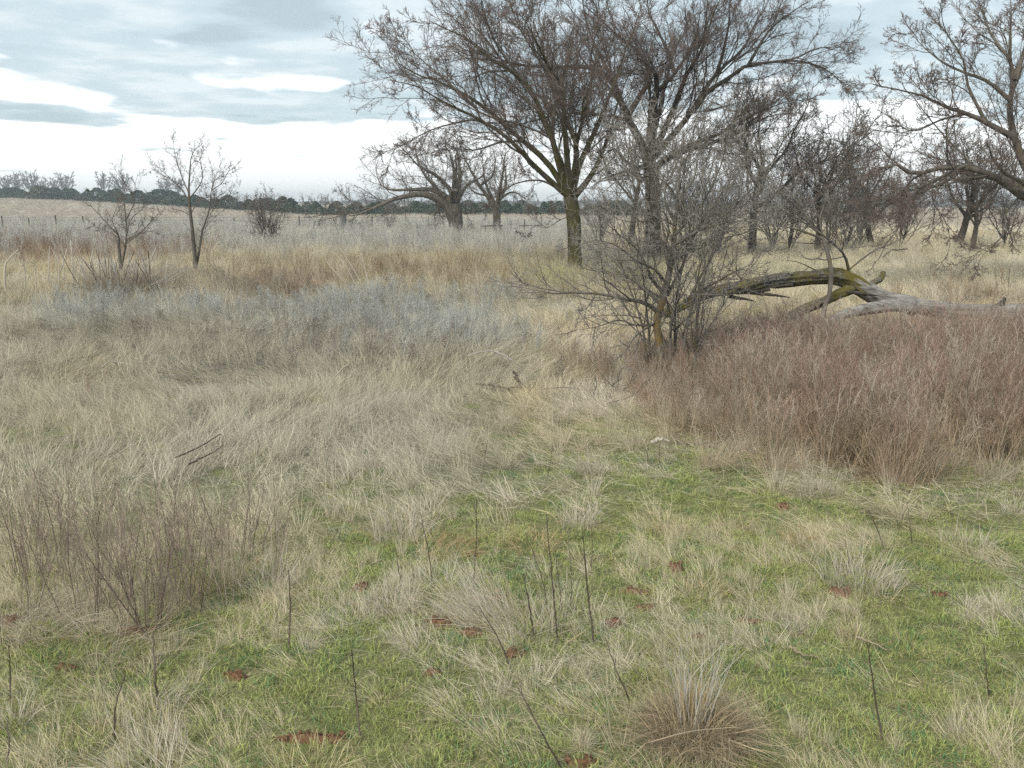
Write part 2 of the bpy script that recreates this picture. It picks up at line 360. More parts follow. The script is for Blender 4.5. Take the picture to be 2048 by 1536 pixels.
# ------------------------------------------------------------------ ground, far field, road, hills
def build_ground():
    nv, nu = 420, 240
    yv = -60 + 58 * np.exp(np.linspace(0, math.log(3600 / 58), nv) ** 1.0)
    yv = np.concatenate([np.linspace(-60, 1, 25)[:-1], 1 + 14 * np.linspace(0, 1, 160)[:-1], 15 + 1300 * np.linspace(0, 1, 200) ** 3.6])
    u = np.linspace(-1, 1, nu); u = np.sign(u) * np.abs(u) ** 1.25
    X = u[None, :] * (np.maximum(yv, 0)[:, None] * 1.3 + 30); Y = np.repeat(yv[:, None], nu, 1)
    x, y = X.ravel(), Y.ravel(); z = gz(x, y)
    i = np.arange(len(yv) - 1)[:, None] * nu; j = np.arange(nu - 1)[None]
    q = np.stack([i + j, i + j + 1, i + nu + j + 1, i + nu + j], -1).reshape(-1, 4)
    rng = np.random.default_rng(5)
    px, py, zz_ = zones(x, y)
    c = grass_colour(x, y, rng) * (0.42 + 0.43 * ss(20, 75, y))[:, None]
    g = (zz_['green'] * 0.85)[:, None]; c = c * (1 - g) + (GREEN * 0.6 + STRAW * 0.12) * g
    ng = (0.6 * ss(850, 1000, py))[:, None]; c = c * (1 - ng) + np.array([0.23, 0.24, 0.10]) * ng
    t = (zz_['thick'] * 0.7)[:, None]; c = c * (1 - t) + np.array([0.22, 0.14, 0.085]) * t
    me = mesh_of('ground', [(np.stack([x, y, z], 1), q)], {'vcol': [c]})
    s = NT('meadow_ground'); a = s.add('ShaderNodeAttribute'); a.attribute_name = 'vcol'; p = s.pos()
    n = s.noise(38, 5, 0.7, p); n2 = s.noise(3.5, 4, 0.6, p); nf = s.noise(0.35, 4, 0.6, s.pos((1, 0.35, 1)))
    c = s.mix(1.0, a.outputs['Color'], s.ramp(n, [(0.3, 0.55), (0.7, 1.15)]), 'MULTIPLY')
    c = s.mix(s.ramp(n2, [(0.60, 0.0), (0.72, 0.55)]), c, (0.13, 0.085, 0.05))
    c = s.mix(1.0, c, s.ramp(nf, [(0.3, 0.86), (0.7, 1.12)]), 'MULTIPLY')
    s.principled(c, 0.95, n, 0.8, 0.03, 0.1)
    tag(link('ground', me, s.m), 'dry winter meadow ground with thatch and green patches', None, None, 'structure')
build_ground()

def build_hills():
    rng = np.random.default_rng(3); n = 160
    x = np.linspace(-1500, 1500, n); h = 6 + 14 * fbm(x * 0.004, x * 0 + 3, 71, 4) + 2.5 * rng.uniform(0, 1, n)
    rows = [(900, -2 + 0 * h), (930, h * 0.4), (980, h * 0.5), (1150, h * 0.45), (1200, -2 + 0 * h)]
    V = np.concatenate([np.stack([x, np.full(n, yy), hh], 1) for yy, hh in rows])
    i = np.arange(len(rows) - 1)[:, None] * n; j = np.arange(n - 1)[None]
    q = np.stack([i + j, i + j + 1, i + n + j + 1, i + n + j], -1).reshape(-1, 4)
    s = NT('wooded_hill'); s.principled(s.ramp(s.noise(0.05, 4, 0.6, s.pos()), [(0.3, (0.07, 0.08, 0.07)), (0.7, (0.15, 0.14, 0.12))]), 0.95)
    tag(link('hills', mesh_of('hills', [(V, q)]), s.m), 'low blue grey wooded hills along the horizon', None, None, 'structure')
build_hills()

def build_road():
    x = np.linspace(18, 190, 60); y = 64 + 0.02 * (x - 20)
    V = []
    for off, hh in ((-4.4, 0.0), (-2.4, 0.16), (-2.0, 0.17), (0, 0.2), (2.0, 0.17), (2.6, 0.1), (4, 0.0)):
        V.append(np.stack([x, y + off, gz(x, y) + hh - 0.02], 1))
    n = len(x); V = np.concatenate(V); i = np.arange(6)[:, None] * n; j = np.arange(n - 1)[None]
    q = np.stack([i + j, i + j + 1, i + n + j + 1, i + n + j], -1).reshape(-1, 4)
    s = NT('pale_gravel'); s.principled(s.ramp(s.noise(3, 4, 0.6, s.pos()), [(0.3, (0.62, 0.6, 0.57)), (0.7, (0.8, 0.79, 0.77))]), 0.95)
    tag(link('gravel_road', mesh_of('gravel_road', [(V, q)]), s.m), 'pale gravel road crossing behind the trees', None, None, 'structure')
build_road()

# ------------------------------------------------------------------ plant pieces
def blade_set(rng, n, Lr, W, spread, tilt, bend, K=5, lean=None, leanw=0.0, z0=0.0):
    """ribbons: returns verts (n*K*2,3), quads, shade, tip"""
    ln = rng.uniform(*Lr, n); r = spread * np.sqrt(rng.uniform(0, 1, n)); a0 = rng.uniform(0, 6.283, n)
    P = np.empty((n, K, 3)); P[:, 0] = np.stack([r * np.cos(a0), r * np.sin(a0), np.full(n, z0)], 1)
    az = a0 + rng.normal(0, 0.8, n)
    th = np.abs(rng.normal(tilt[0], tilt[1], n)); bd = rng.uniform(*bend, n) / (K - 1)
    hx, hy = np.cos(az), np.sin(az)
    if lean is not None:
        hx = hx * (1 - leanw) + lean[0] * leanw; hy = hy * (1 - leanw) + lean[1] * leanw
        m = np.hypot(hx, hy) + 1e-6; hx /= m; hy /= m
    st = ln / (K - 1)
    for k in range(1, K):
        P[:, k, 0] = P[:, k - 1, 0] + st * np.sin(th) * hx; P[:, k, 1] = P[:, k - 1, 1] + st * np.sin(th) * hy
        P[:, k, 2] = np.maximum(P[:, k - 1, 2] + st * np.cos(th), 0.004 + rng.uniform(0, 0.02, n))
        th = np.clip(th + bd + rng.normal(0, 0.09, n), -0.3, 2.1)
        hx, hy = hx + rng.normal(0, 0.1, n), hy + rng.normal(0, 0.1, n); m = np.hypot(hx, hy) + 1e-6; hx /= m; hy /= m
    ya = rng.uniform(0, 6.283, n); side = np.stack([np.cos(ya), np.sin(ya), rng.normal(0, 0.3, n)], 1)
    wv = W * rng.uniform(0.6, 1.3, n)[:, None] * np.linspace(1, 0.25, K)[None] * 0.5
    V = np.stack([P - side[:, None] * wv[..., None], P + side[:, None] * wv[..., None]], 2)
    b = (np.arange(n) * K * 2)[:, None]; k = np.arange(K - 1)[None] * 2
    q = np.stack([b + k, b + k + 1, b + k + 3, b + k + 2], -1).reshape(-1, 4)
    sh = np.repeat(rng.uniform(0, 1, n), K * 2); tip = np.tile(np.repeat(np.linspace(0, 1, K), 2), n)
    return V.reshape(-1, 3), q, sh, tip
def tuft_mesh(parts):
    return mesh_of('tuft', [(p[0], p[1]) for p in parts], {'shade': [p[2] for p in parts], 'tip': [p[3] for p in parts]}, smooth=False)
def stem_parts(rng, n, hgt, spread, r, splay, nb, blen, nb2=0, K=6, wob=0.05, bang=(18, 40), t0=0.35, head=0, headsize=0.006, S=3):
    """upright stems with ascending side twigs, as thin 3-sided tubes"""
    h = rng.uniform(*hgt, n); rr = spread * np.sqrt(rng.uniform(0, 1, n)); a = rng.uniform(0, 6.283, n)
    P = np.empty((n, K, 3)); P[:, 0] = np.stack([rr * np.cos(a), rr * np.sin(a), np.zeros(n) - 0.01], 1)
    d = np.stack([splay * np.cos(a) + rng.normal(0, 0.06, n), splay * np.sin(a) + rng.normal(0, 0.06, n), np.ones(n)], 1)
    for k in range(1, K):
        d = nrm(d + rng.normal(0, wob, (n, 3))); P[:, k] = P[:, k - 1] + d * (h / (K - 1))[:, None]
    Rr = r * rng.uniform(0.7, 1.3, n)[:, None] * np.linspace(1, 0.45, K)[None]
    out = []; hz = max(hgt)
    def put(P, Rr):
        v, q = tubes(P, Rr, S); m = P.shape[0] * P.shape[1]
        out.append((v, q, np.repeat(rng.uniform(0, 1, P.shape[0]), P.shape[1] * S), np.clip(v[:, 2] / hz, 0, 1)))
    put(P, Rr)
    if nb:
        C, CR = grow(rng, P, Rr, nb, t0, 0.98, bang, blen, 4, 0.10, 0.10, 0.6, r * 0.45, 0.5); put(C, CR)
        if nb2:
            D, DR = grow(rng, C, CR, nb2, 0.25, 1.0, (20, 50), 0.5, 3, 0.12, 0.08, 0.7, r * 0.35, 0.4); put(D, DR); C = D
        if head:
            v, f = buds(rng, C, head, headsize); out.append((v, f, np.repeat(rng.uniform(0, 1, len(v) // 4), 4), np.ones(len(v))))
    return out
_src = 0
def scatter(name, label, meshes, mat, x, y, rot, scl, idx, c1, c2, zoff=0.0):
    """one countless mass of plants as a single object"""
    global _src
    cl = bpy.data.collections.new(name + '_sources')
    for i, me in enumerate(meshes):
        if not me.materials: me.materials.append(mat)
        cl.objects.link(bpy.data.objects.new('%s_kind_%03d_%03d' % (name, _src, i), me))
    _src += 1
    n = len(x); z = gz(x, y) + zoff
    me = bpy.data.meshes.new(name); me.vertices.add(n); me.vertices.foreach_set('co', np.stack([x, y, z], 1).astype(np.float32).ravel())
    def put(nm, typ, key, arr):
        a = me.attributes.new(nm, typ, 'POINT'); a.data.foreach_set(key, np.ascontiguousarray(arr).ravel())
    put('rot', 'FLOAT_VECTOR', 'vector', rot.astype(np.float32)); put('scl', 'FLOAT_VECTOR', 'vector', scl.astype(np.float32)); put('idx', 'INT', 'value', idx.astype(np.int32))
    one = np.ones((n, 1))
    put('col', 'FLOAT_COLOR', 'color', np.hstack([c1, one]).astype(np.float32)); put('col2', 'FLOAT_COLOR', 'color', np.hstack([c2, one]).astype(np.float32))
    o = link(name, me, None); tag(o, label, None, None, 'stuff')
    g = bpy.data.node_groups.new(name, 'GeometryNodeTree')
    g.interface.new_socket('Geometry', in_out='INPUT', socket_type='NodeSocketGeometry'); g.interface.new_socket('Geometry', in_out='OUTPUT', socket_type='NodeSocketGeometry')
    gi = g.nodes.new('NodeGroupInput'); go = g.nodes.new('NodeGroupOutput'); ip = g.nodes.new('GeometryNodeInstanceOnPoints'); ci = g.nodes.new('GeometryNodeCollectionInfo')
    ci.inputs[0].default_value = cl; ci.inputs['Separate Children'].default_value = True; ci.inputs['Reset Children'].default_value = True
    mp = g.nodes.new('GeometryNodeMeshToPoints')
    def na(nm, typ):
        a = g.nodes.new('GeometryNodeInputNamedAttribute'); a.data_type = typ; a.inputs[0].default_value = nm; return a.outputs[0]
    g.links.new(gi.outputs[0], mp.inputs[0]); g.links.new(mp.outputs[0], ip.inputs['Points']); g.links.new(ci.outputs[0], ip.inputs['Instance'])
    ip.inputs['Pick Instance'].default_value = True
    g.links.new(na('idx', 'INT'), ip.inputs['Instance Index'])
    e2r = g.nodes.new('FunctionNodeEulerToRotation'); g.links.new(na('rot', 'FLOAT_VECTOR'), e2r.inputs[0]); g.links.new(e2r.outputs[0], ip.inputs['Rotation'])
    g.links.new(na('scl', 'FLOAT_VECTOR'), ip.inputs['Scale']); g.links.new(ip.outputs[0], go.inputs[0])
    md = o.modifiers.new('plants', 'NODES'); md.node_group = g
    return o
def wedge(rng, d0, d1, dens, margin=1.3):
    """random ground points between two distances in front of the camera, a good step wider than the view"""
    half = 0.569 * margin
    area = half * (d1 * d1 - d0 * d0) + 2 * 1.9 * (d1 - d0)
    n = int(area * dens)
    d = np.sqrt(rng.uniform(d0 * d0, d1 * d1, n)); u = rng.uniform(-1, 1, n)
    return u * (half * d + 1.9), d
def sel(m, *a): return [v[m] for v in a]
def std(rng, n, smin, smax, lean=0.0):
    s = rng.uniform(smin, smax, n); rot = np.stack([rng.normal(0, lean, n), rng.normal(0, lean, n), rng.uniform(0, 6.283, n)], 1)
    return rot, np.stack([s, s, s * rng.uniform(0.8, 1.2, n)], 1)

# ---- the sources
rs = np.random.default_rng(11)
G_GREEN = [tuft_mesh([blade_set(rs, 52, (0.02, 0.06), 0.0042, 0.085, (0.6, 0.35), (0.2, 1.2), 4)]) for _ in range(6)]
G_STRAW = [tuft_mesh([blade_set(rs, 34, (0.14, 0.34), 0.0030, 0.06, (0.75, 0.25), (0.3, 1.2), 6, (1, 0), 0.72), blade_set(rs, 18, (0.12, 0.32), 0.0026, 0.10, (1.2, 0.3), (0.1, 0.6), 5, (1, 0), 0.4)]) for _ in range(8)]
G_UP = [tuft_mesh([blade_set(rs, 52, (0.14, 0.34), 0.0026, 0.045, (0.24, 0.16), (0.05, 0.6), 5, (1, 0), 0.3), blade_set(rs, 22, (0.12, 0.28), 0.0028, 0.07, (0.8, 0.3), (0.3, 1.0), 5)]) for _ in range(6)]
G_MAT = [tuft_mesh([blade_set(rs, 46, (0.20, 0.46), 0.0030, 0.12, (1.25, 0.22), (-0.1, 0.5), 5, (1, 0), 0.72)]) for _ in range(6)]
G_LIT = [tuft_mesh([blade_set(rs, 20, (0.06, 0.24), 0.0026, 0.14, (1.45, 0.12), (-0.05, 0.2), 3, (1, 0), 0.3, z0=0.02)]) for _ in range(6)]
G_FORB = [tuft_mesh(stem_parts(rs, 4, (0.22, 0.42), 0.05, 0.0022, 0.16, 7, 0.36, 4, head=2, headsize=0.005)) for _ in range(6)]
G_SAGE = [tuft_mesh(stem_parts(rs, 6, (0.22, 0.40), 0.07, 0.0026, 0.2, 9, 0.34, 4, t0=0.2, head=2, headsize=0.003)) for _ in range(6)]
G_RED = [tuft_mesh(stem_parts(rs, 7, (0.34, 0.60), 0.07, 0.0026, 0.10, 8, 0.34, 4, K=7, wob=0.07, t0=0.28)) for _ in range(7)]
G_DARK = [tuft_mesh(stem_parts(rs, 7, (0.30, 0.52), 0.07, 0.0024, 0.06, 5, 0.25, 2, wob=0.06, bang=(12, 30), t0=0.4)) for _ in range(5)]
G_BIG = [tuft_mesh([blade_set(rs, 90, (0.2, 0.5), 0.012, 0.35, (0.35, 0.25), (0.1, 0.8), 4)]) for _ in range(5)]

def green_grass():
    rng = np.random.default_rng(101); X, Y = [], []
    for d0, d1, dn in ((1.2, 4.5, 400), (4.5, 8, 200), (8, 13, 50)):
        x, y = wedge(rng, d0, d1, dn); X.append(x); Y.append(y)
    x = np.concatenate(X); y = np.concatenate(Y); px, py, z = zones(x, y)
    keep = rng.uniform(0, 1, len(x)) < np.clip(z['green'] * (1 - z['thick']) + 0.05, 0, 1); keep &= off_soil(x, y); x, y = sel(keep, x, y); n = len(x)
    rot, s = std(rng, n, 0.38, 0.75, 0.1)
    v = fbm(x * 3, y * 3, 7)[:, None]; c = GREEN * (0.75 + 0.6 * v) + np.array([0.05, 0.03, 0.0]) * rng.uniform(0, 1, (n, 1))
    cool = (rng.uniform(0, 1, (n, 1)) < 0.12); c = np.where(cool, np.array([0.12, 0.24, 0.11]), c)
    scatter('green_grass', 'short fresh green grass between the dry tufts', G_GREEN, M['veg'], x, y, rot, s, rng.integers(0, 6, n), c, c * 1.08 + np.array([0.03, 0.025, 0.01]))
def lean_angle(x, y):                    # the way the dry grass was blown over
    return 6.283 * (fbm(x * 0.33, y * 0.33, 77, 2) * 1.5 - 0.35)
def dry_grass():
    rng = np.random.default_rng(102)
    variants = G_STRAW + G_UP + G_MAT + G_LIT; o1, o2, o3 = len(G_STRAW), len(G_STRAW) + len(G_UP), len(G_STRAW) + len(G_UP) + len(G_MAT)
    X, Y, I, S = [], [], [], []
    def put(x, y, lo, hi, smin, smax):
        X.append(x); Y.append(y); I.append(rng.integers(lo, hi, len(x))); S.append(rng.uniform(smin, smax, len(x)))
    for d0, d1, dl, dm, ds, du, sc_ in ((1.2, 4.6, 330, 125, 50, 34, 0.37), (4.6, 8.5, 100, 66, 50, 22, 0.66), (8.5, 15, 8, 30, 24, 7, 0.9), (15, 30, 0, 5, 8, 4.5, 1.25), (30, 68, 0, 1.6, 2.2, 1.4, 1.9)):
        for dn, lo, hi, k in ((dl, o3, len(variants), 0), (dm, o2, o3, 1), (ds, 0, o1, 2), (du, o1, o2, 3)):
            if dn == 0: continue
            x, y = wedge(rng, d0, d1, dn); px, py, z = zones(x, y); r = rng.uniform(0, 1, len(x))
            if k == 0: p = 0.95 - 0.5 * z['thick'] 
            else:
                t = fbm(x * 1.7 + 3, y * 1.7, 88 + k, 2)
                nearby = 1 - ss(820, 1000, py)
                t = t * nearby + (1 - nearby) * (0.6 * fbm(x * 2.3 + 3, y * 2.3, 90, 2) + 0.4 * t + 0.015)
                p = ss(0.40 + 0.06 * (1 - nearby), 0.62 - 0.03 * (1 - nearby), t) * (1.5 + 0.6 * (1 - nearby)) * (1 - 0.40 * z['green'] * nearby) + (0.12 + 0.43 * nearby) * (1 - z['green']) + 0.05
                op = ss(0.50, 0.60, fbm(x * 0.75 + 11, y * 0.75, 95, 2)) * (1 - nearby); p = p * (1 - 0.62 * op)
                p = p * (1 - 0.55 * z['sage']) * (1 - 0.5 * z['dark'])
                if k == 3: p = p * (1 - 0.3 * z['thick']) + 2.6 * z['thick'] * (1 - z['thick']) * ss(860, 910, py)
            m = r < p; m &= off_soil(x, y, 0.85) | (rng.uniform(0, 1, len(x)) < 0.12); put(x[m], y[m], lo, hi, 0.7 * sc_, 1.25 * sc_)
    x = np.concatenate(X); y = np.concatenate(Y); I = np.concatenate(I); s = np.concatenate(S); n = len(x)
    rot = np.stack([rng.normal(0, 0.08, n), rng.normal(0, 0.08, n), lean_angle(x, y) + rng.normal(0, 0.5, n)], 1)
    lit = I >= o3; rot[lit, 2] = rng.uniform(0, 6.283, lit.sum())
    c = grass_colour(x, y, rng); up = (I >= o1) & (I < o2); c[up] = c[up] * 0.55 + PALE * 0.45
    near = ss(850, 1100, gpx(x, y)[1])[:, None] * (~lit)[:, None]; c = c * (1 - 0.5 * near) + np.array([0.64, 0.575, 0.435]) * 0.5 * near
    scatter('dry_grass', 'pale dry winter grass lying over the meadow', variants, M['veg'], x, y, rot, np.stack([s, s, s], 1), I, c, c * 1.08)
    print('dry', n)
def weeds():
    rng = np.random.default_rng(103)
    def mass(name, label, src, key, bands, smin, smax, cfun, mat='stem', floor=0.0, power=1.0, sfun=None):
        X, Y, S = [], [], []
        for d0, d1, dn, k in bands:
            x, y = wedge(rng, d0, d1, dn); px, py, z = zones(x, y)
            m = rng.uniform(0, 1, len(x)) < np.clip(z[key] ** power + floor, 0, 1); X.append(x[m]); Y.append(y[m]); S.append(rng.uniform(smin, smax, m.sum()) * k)
        x = np.concatenate(X); y = np.concatenate(Y); s = np.concatenate(S); n = len(x)
        if sfun is not None: s = s * sfun(x, y)
        rot = np.stack([rng.normal(0, 0.13, n), rng.normal(0, 0.13, n), rng.uniform(0, 6.283, n)], 1); c1, c2 = cfun(rng, x, y, n)
        scatter(name, label, src, M[mat], x, y, rot, np.stack([s, s, s], 1), rng.integers(0, len(src), n), c1, c2); print(name, n)
    one = lambda a, b: (lambda rng, x, y, n: (np.array(a) * rng.uniform(0.75, 1.25, (n, 1)), np.array(b) * rng.uniform(0.75, 1.25, (n, 1))))
    mass('sage_weeds', 'pale blue grey weeds in a drift across the meadow', G_SAGE, 'sage', ((8.5, 20, 13, 0.85),), 0.7, 1.3, one([0.45, 0.435, 0.38], [0.48, 0.49, 0.465]))
    mass('far_grey_weeds', 'pale grey weeds standing before the distant field', G_SAGE + G_UP, 'farsage', ((26, 45, 3.2, 1.6), (45, 105, 0.9, 2.0)), 0.8, 1.4, one([0.50, 0.46, 0.40], [0.55, 0.54, 0.50]))
    mass('dark_weed_stems', 'dark grey brown upright weed stems beyond the straw grass', G_DARK + G_FORB, 'dark', ((7, 24, 13, 0.8),), 0.6, 1.3, one([0.40, 0.35, 0.27], [0.34, 0.30, 0.25]), floor=0.01)
    mass('russet_weeds', 'rust brown weeds and bluestem grass in low bands', G_UP + G_DARK, 'rust', ((13, 48, 3.6, 1.15),), 0.7, 1.4, one([0.30, 0.20, 0.13], [0.26, 0.165, 0.11]), 'veg')
    mass('golden_grass', 'golden tan standing grass below the large tree', G_UP, 'gold', ((13, 36, 4.0, 1.2),), 0.7, 1.4, one([0.43, 0.36, 0.24], [0.50, 0.43, 0.29]), 'veg')
    mass('brown_weed_stalks', 'fine grey brown weed stalks mixed with pale grass on the left', G_DARK, 'lstem', ((3.2, 7.0, 11, 1.0),), 0.55, 1.0, one([0.50, 0.42, 0.32], [0.41, 0.33, 0.27]))
    def redc(rng, x, y, n):
        v = fbm(x * 1.3, y * 1.3, 15)[:, None]; r = rng.uniform(0, 1, (n, 1))
        a = np.array([0.44, 0.34, 0.225]) * (0.7 + 0.6 * v) * rng.uniform(0.8, 1.2, (n, 1))
        b = np.where(r < 0.22 + 0.55 * fbm(x * 0.9 + 4, y * 0.9, 27)[:, None], np.array([0.31, 0.205, 0.175]), np.array([0.44, 0.385, 0.32])) * rng.uniform(0.55, 1.4, (n, 1))
        return a, b
    def short_left(x, y): 
        px, py = gpx(x, y); return (0.62 + 0.38 * ss(1330, 1560, px)) * (0.76 + 0.5 * fbm(x * 1.6, y * 1.6, 19, 2))
    mass('red_stem_thicket', 'dense thicket of reddish brown leafless stems before the fallen tree', G_RED, 'thick', ((5.0, 10.5, 56, 1.0),), 0.7, 1.15, redc, floor=0.003, sfun=short_left)
    x, y = wedge(rng, 68, 270, 0.42, 1.15); px, py, z = zones(x, y); n = len(x)
    rot, s = std(rng, n, 0.55, 1.15); c = FIELD * rng.uniform(0.85, 1.12, (n, 1))
    scatter('far_field_grass', 'pale tan grass of the open distant field', G_BIG, M['veg'], x, y, rot, s, rng.integers(0, 5, n), c, c * 1.05)
green_grass(); dry_grass(); weeds()

# ------------------------------------------------------------------ trees
def limb3(pts, Y, dz):
    """pixels of a limb -> points at depth Y, drifting dz metres deeper (or nearer) towards the tip"""
    n = len(pts); out = []
    for i, p in enumerate(pts):
        e = p[2] if len(p) > 2 else dz * (i / max(n - 1, 1)) ** 1.2
        out.append(at(p[0], p[1], Y + e))
    return np.array(out)
def trunk_mesh(rng, pts, r0, r1, K=40, S=22, ridge=0.10, flare=0.35):
    P = spline(pts, K); t = np.linspace(0, 1, K); rad = r0 + (r1 - r0) * t; rad = rad * (1 + flare * np.exp(-t * 9))
    a = np.arange(S) * 2 * np.pi / S; ln = np.linalg.norm(np.diff(P, axis=0), axis=1).sum()
    sd = int(rng.integers(0, 1000)); AA = np.cos(a)[None] * 2.2 + 0 * t[:, None]; BB = np.sin(a)[None] * 2.2 + (t * ln * 0.7)[:, None]
    d = 1 + ridge * 2.4 * (fbm(AA * 2.6 + 20, BB * 1.6 + 20, sd, 3) - 0.5) + ridge * 1.2 * (fbm(AA * 0.8, BB * 0.9, sd + 5, 2) - 0.5)
    return tubes(P[None], rad[None], S, d[None]), P, rad
def build_limbs(rng, root, base, limbs, levels, mats, budn=0, budsize=0.01, mossy_r=0.06):
    """every main limb is a part; its branches, twigs and buds are sub-parts"""
    for P, rad in limbs:
        K = len(P); w_ = rad[0] * 0.5
        P = P.copy(); nn = rng.normal(0, 1, (K, 3)); nn = (nn + np.roll(nn, 1, 0) + np.roll(nn, -1, 0)) / 3; nn[0] = 0; P += nn * w_ * np.linspace(0, 1.2, K)[:, None]
        v, q = tubes(P[None] - base, rad[None], 9 if rad[0] > 0.05 else 6)
        lo = link('limb', mesh_of('limb', [(v, q)]), mats[0] if rad[0] > mossy_r else mats[1], root)
        cp_, cr_ = P[None], rad[None]; ch = []; allp = [(cp_, cr_)]
        for li, lv in enumerate(levels):
            kw = dict(lv); S = kw.pop('S'); n = kw.pop('n')
            if li == 0: n = n * float(np.clip(np.linalg.norm(np.diff(P, axis=0), axis=1).sum() / kw.pop('ref', 4.0), 0.35, 1.6))
            cp_, cr_ = grow(rng, cp_, cr_, n, **kw); ch.append(tubes(cp_ - base, cr_, S))
        k = max(1, len(ch) - 2)
        tag(link('branches', mesh_of('branches', ch[:k]), mats[1], lo), kind='stuff')
        tag(link('twigs', mesh_of('twigs', ch[k:]), mats[2], lo), kind='stuff')
        if budn: tag(link('buds', mesh_of('buds', [buds(rng, cp_ - base, budn, budsize)], smooth=False), M['bud'], lo), kind='stuff')
def limb_from(pts, r0, r1, K=14):
    P = spline(pts, K); return P, r0 + (r1 * 0.4 - r0) * np.linspace(0, 1, K) ** 0.85
def rot_limb(P, axis_pt, ang, s=1.0):
    c, sn = math.cos(ang), math.sin(ang); Q = P - axis_pt
    return np.stack([Q[:, 0] * c - Q[:, 1] * sn, Q[:, 0] * sn + Q[:, 1] * c, Q[:, 2] * (0.5 + 0.5 * s)], 1) * np.array([s, s, 1]) + axis_pt
def rooted(x, y): return np.array([x, y, float(gz(x, y))])

LV_BIG = [dict(n=12, t0=0.16, ang=(18, 48), ratio=0.46, K=8, S=5, wob=0.15, up=0.05, rr=0.5, rmin=0.009, rl=0.010),
          dict(n=7, t0=0.15, ang=(20, 52), ratio=0.5, K=5, S=4, wob=0.13, up=0.05, rr=0.6, rmin=0.0060),
          dict(n=6, t0=0.12, ang=(22, 58), ratio=0.56, K=3, S=3, wob=0.13, up=0.05, rr=0.62, rmin=0.0045),
          dict(n=4.8, t0=0.08, t1=1.0, ang=(22, 58), ratio=0.6, K=2, S=3, wob=0.20, up=0.04, rr=0.7, rmin=0.0040, tipr=0.6)]
def tree_big():
    rng = np.random.default_rng(201); Y = 24.5; b = at(1151, 536, Y); b[2] = float(gz(b[0], b[1]))
    root = thing('bare_tree', b, 'large bare tree with mossy green trunk beside the thorny sapling', 'tree')
    tp = [b - np.array([0, 0, 0.15]), at(1149, 480, Y), at(1146, 430, Y), at(1140, 392, Y)]
    (v, q), P, rad = trunk_mesh(rng, tp, 0.175, 0.185, flare=0.45)
    link('trunk', mesh_of('trunk', [(v - b, q)]), M['bark_moss'], root)
    LB = [([(1140, 396), (1101, 362), (1065, 328), (1010, 270), (955, 237), (890, 204), (828, 175), (775, 160)], 0.088, 0.016, -1.5),
          ([(1138, 392), (1097, 328), (1050, 284), (1010, 252), (952, 205), (882, 165), (820, 140), (765, 100)], 0.096, 0.016, 1.5),
          ([(1140, 392), (1120, 335), (1101, 273), (1083, 233), (1072, 197), (1043, 157), (992, 121), (937, 80), (864, 40)], 0.104, 0.018, -0.8),
          ([(1101, 276), (1108, 230), (1112, 204), (1123, 157), (1138, 120), (1148, 73), (1150, 20)], 0.072, 0.016, 0.8),
          ([(1142, 392), (1150, 330), (1152, 292), (1135, 245), (1118, 200), (1100, 140), (1080, 70), (1060, 10)], 0.096, 0.016, 2.0),
          ([(1150, 300), (1163, 252), (1178, 182), (1190, 120), (1200, 50)], 0.060, 0.016, -1.4),
          ([(1148, 394), (1178, 357), (1203, 310), (1218, 273), (1235, 215), (1260, 150)], 0.096, 0.016, 1.2),
          ([(1130, 386), (1083, 361), (1039, 365), (1010, 378), (980, 400)], 0.040, 0.010, -1.2),
          ([(1003, 264), (955, 241), (919, 244), (857, 262), (809, 288), (770, 310)], 0.040, 0.010, -0.6),
          ([(1046, 282), (1000, 285), (950, 300), (900, 296), (850, 310)], 0.036, 0.010, 1.3),
          ([(1072, 200), (1030, 150), (980, 90), (930, 30), (900, -40)], 0.048, 0.012, 1.0),
          ([(1043, 157), (1000, 100), (970, 40), (960, -30)], 0.040, 0.011, -0.8),
          ([(952, 215), (880, 150), (820, 100), (770, 60)], 0.040, 0.010, 0.3),
          ([(1112, 204), (1090, 140), (1040, 60), (1010, -30)], 0.044, 0.012, -1.5),
          ([(1145, 430), (1120, 440), (1095, 455), (1070, 452), (1045, 470)], 0.016, 0.005, -0.6)]
    limbs = [limb_from(limb3(p, Y, d), r0, r1, 16) for p, r0, r1, d in LB]
    ax = at(1144, 400, Y)
    for i, (k, a, s) in enumerate(((1, -0.9, 0.8), (2, 0.9, 0.85), (0, 1.3, 0.7), (4, -1.6, 0.9))):
        P, r_ = limbs[k]; limbs.append((rot_limb(P, ax, a, s), r_))
    build_limbs(rng, root, b, limbs, LV_BIG, (M['bark_moss'], M['bark'], M['twig_red']), 0, 0.007, 0.075)
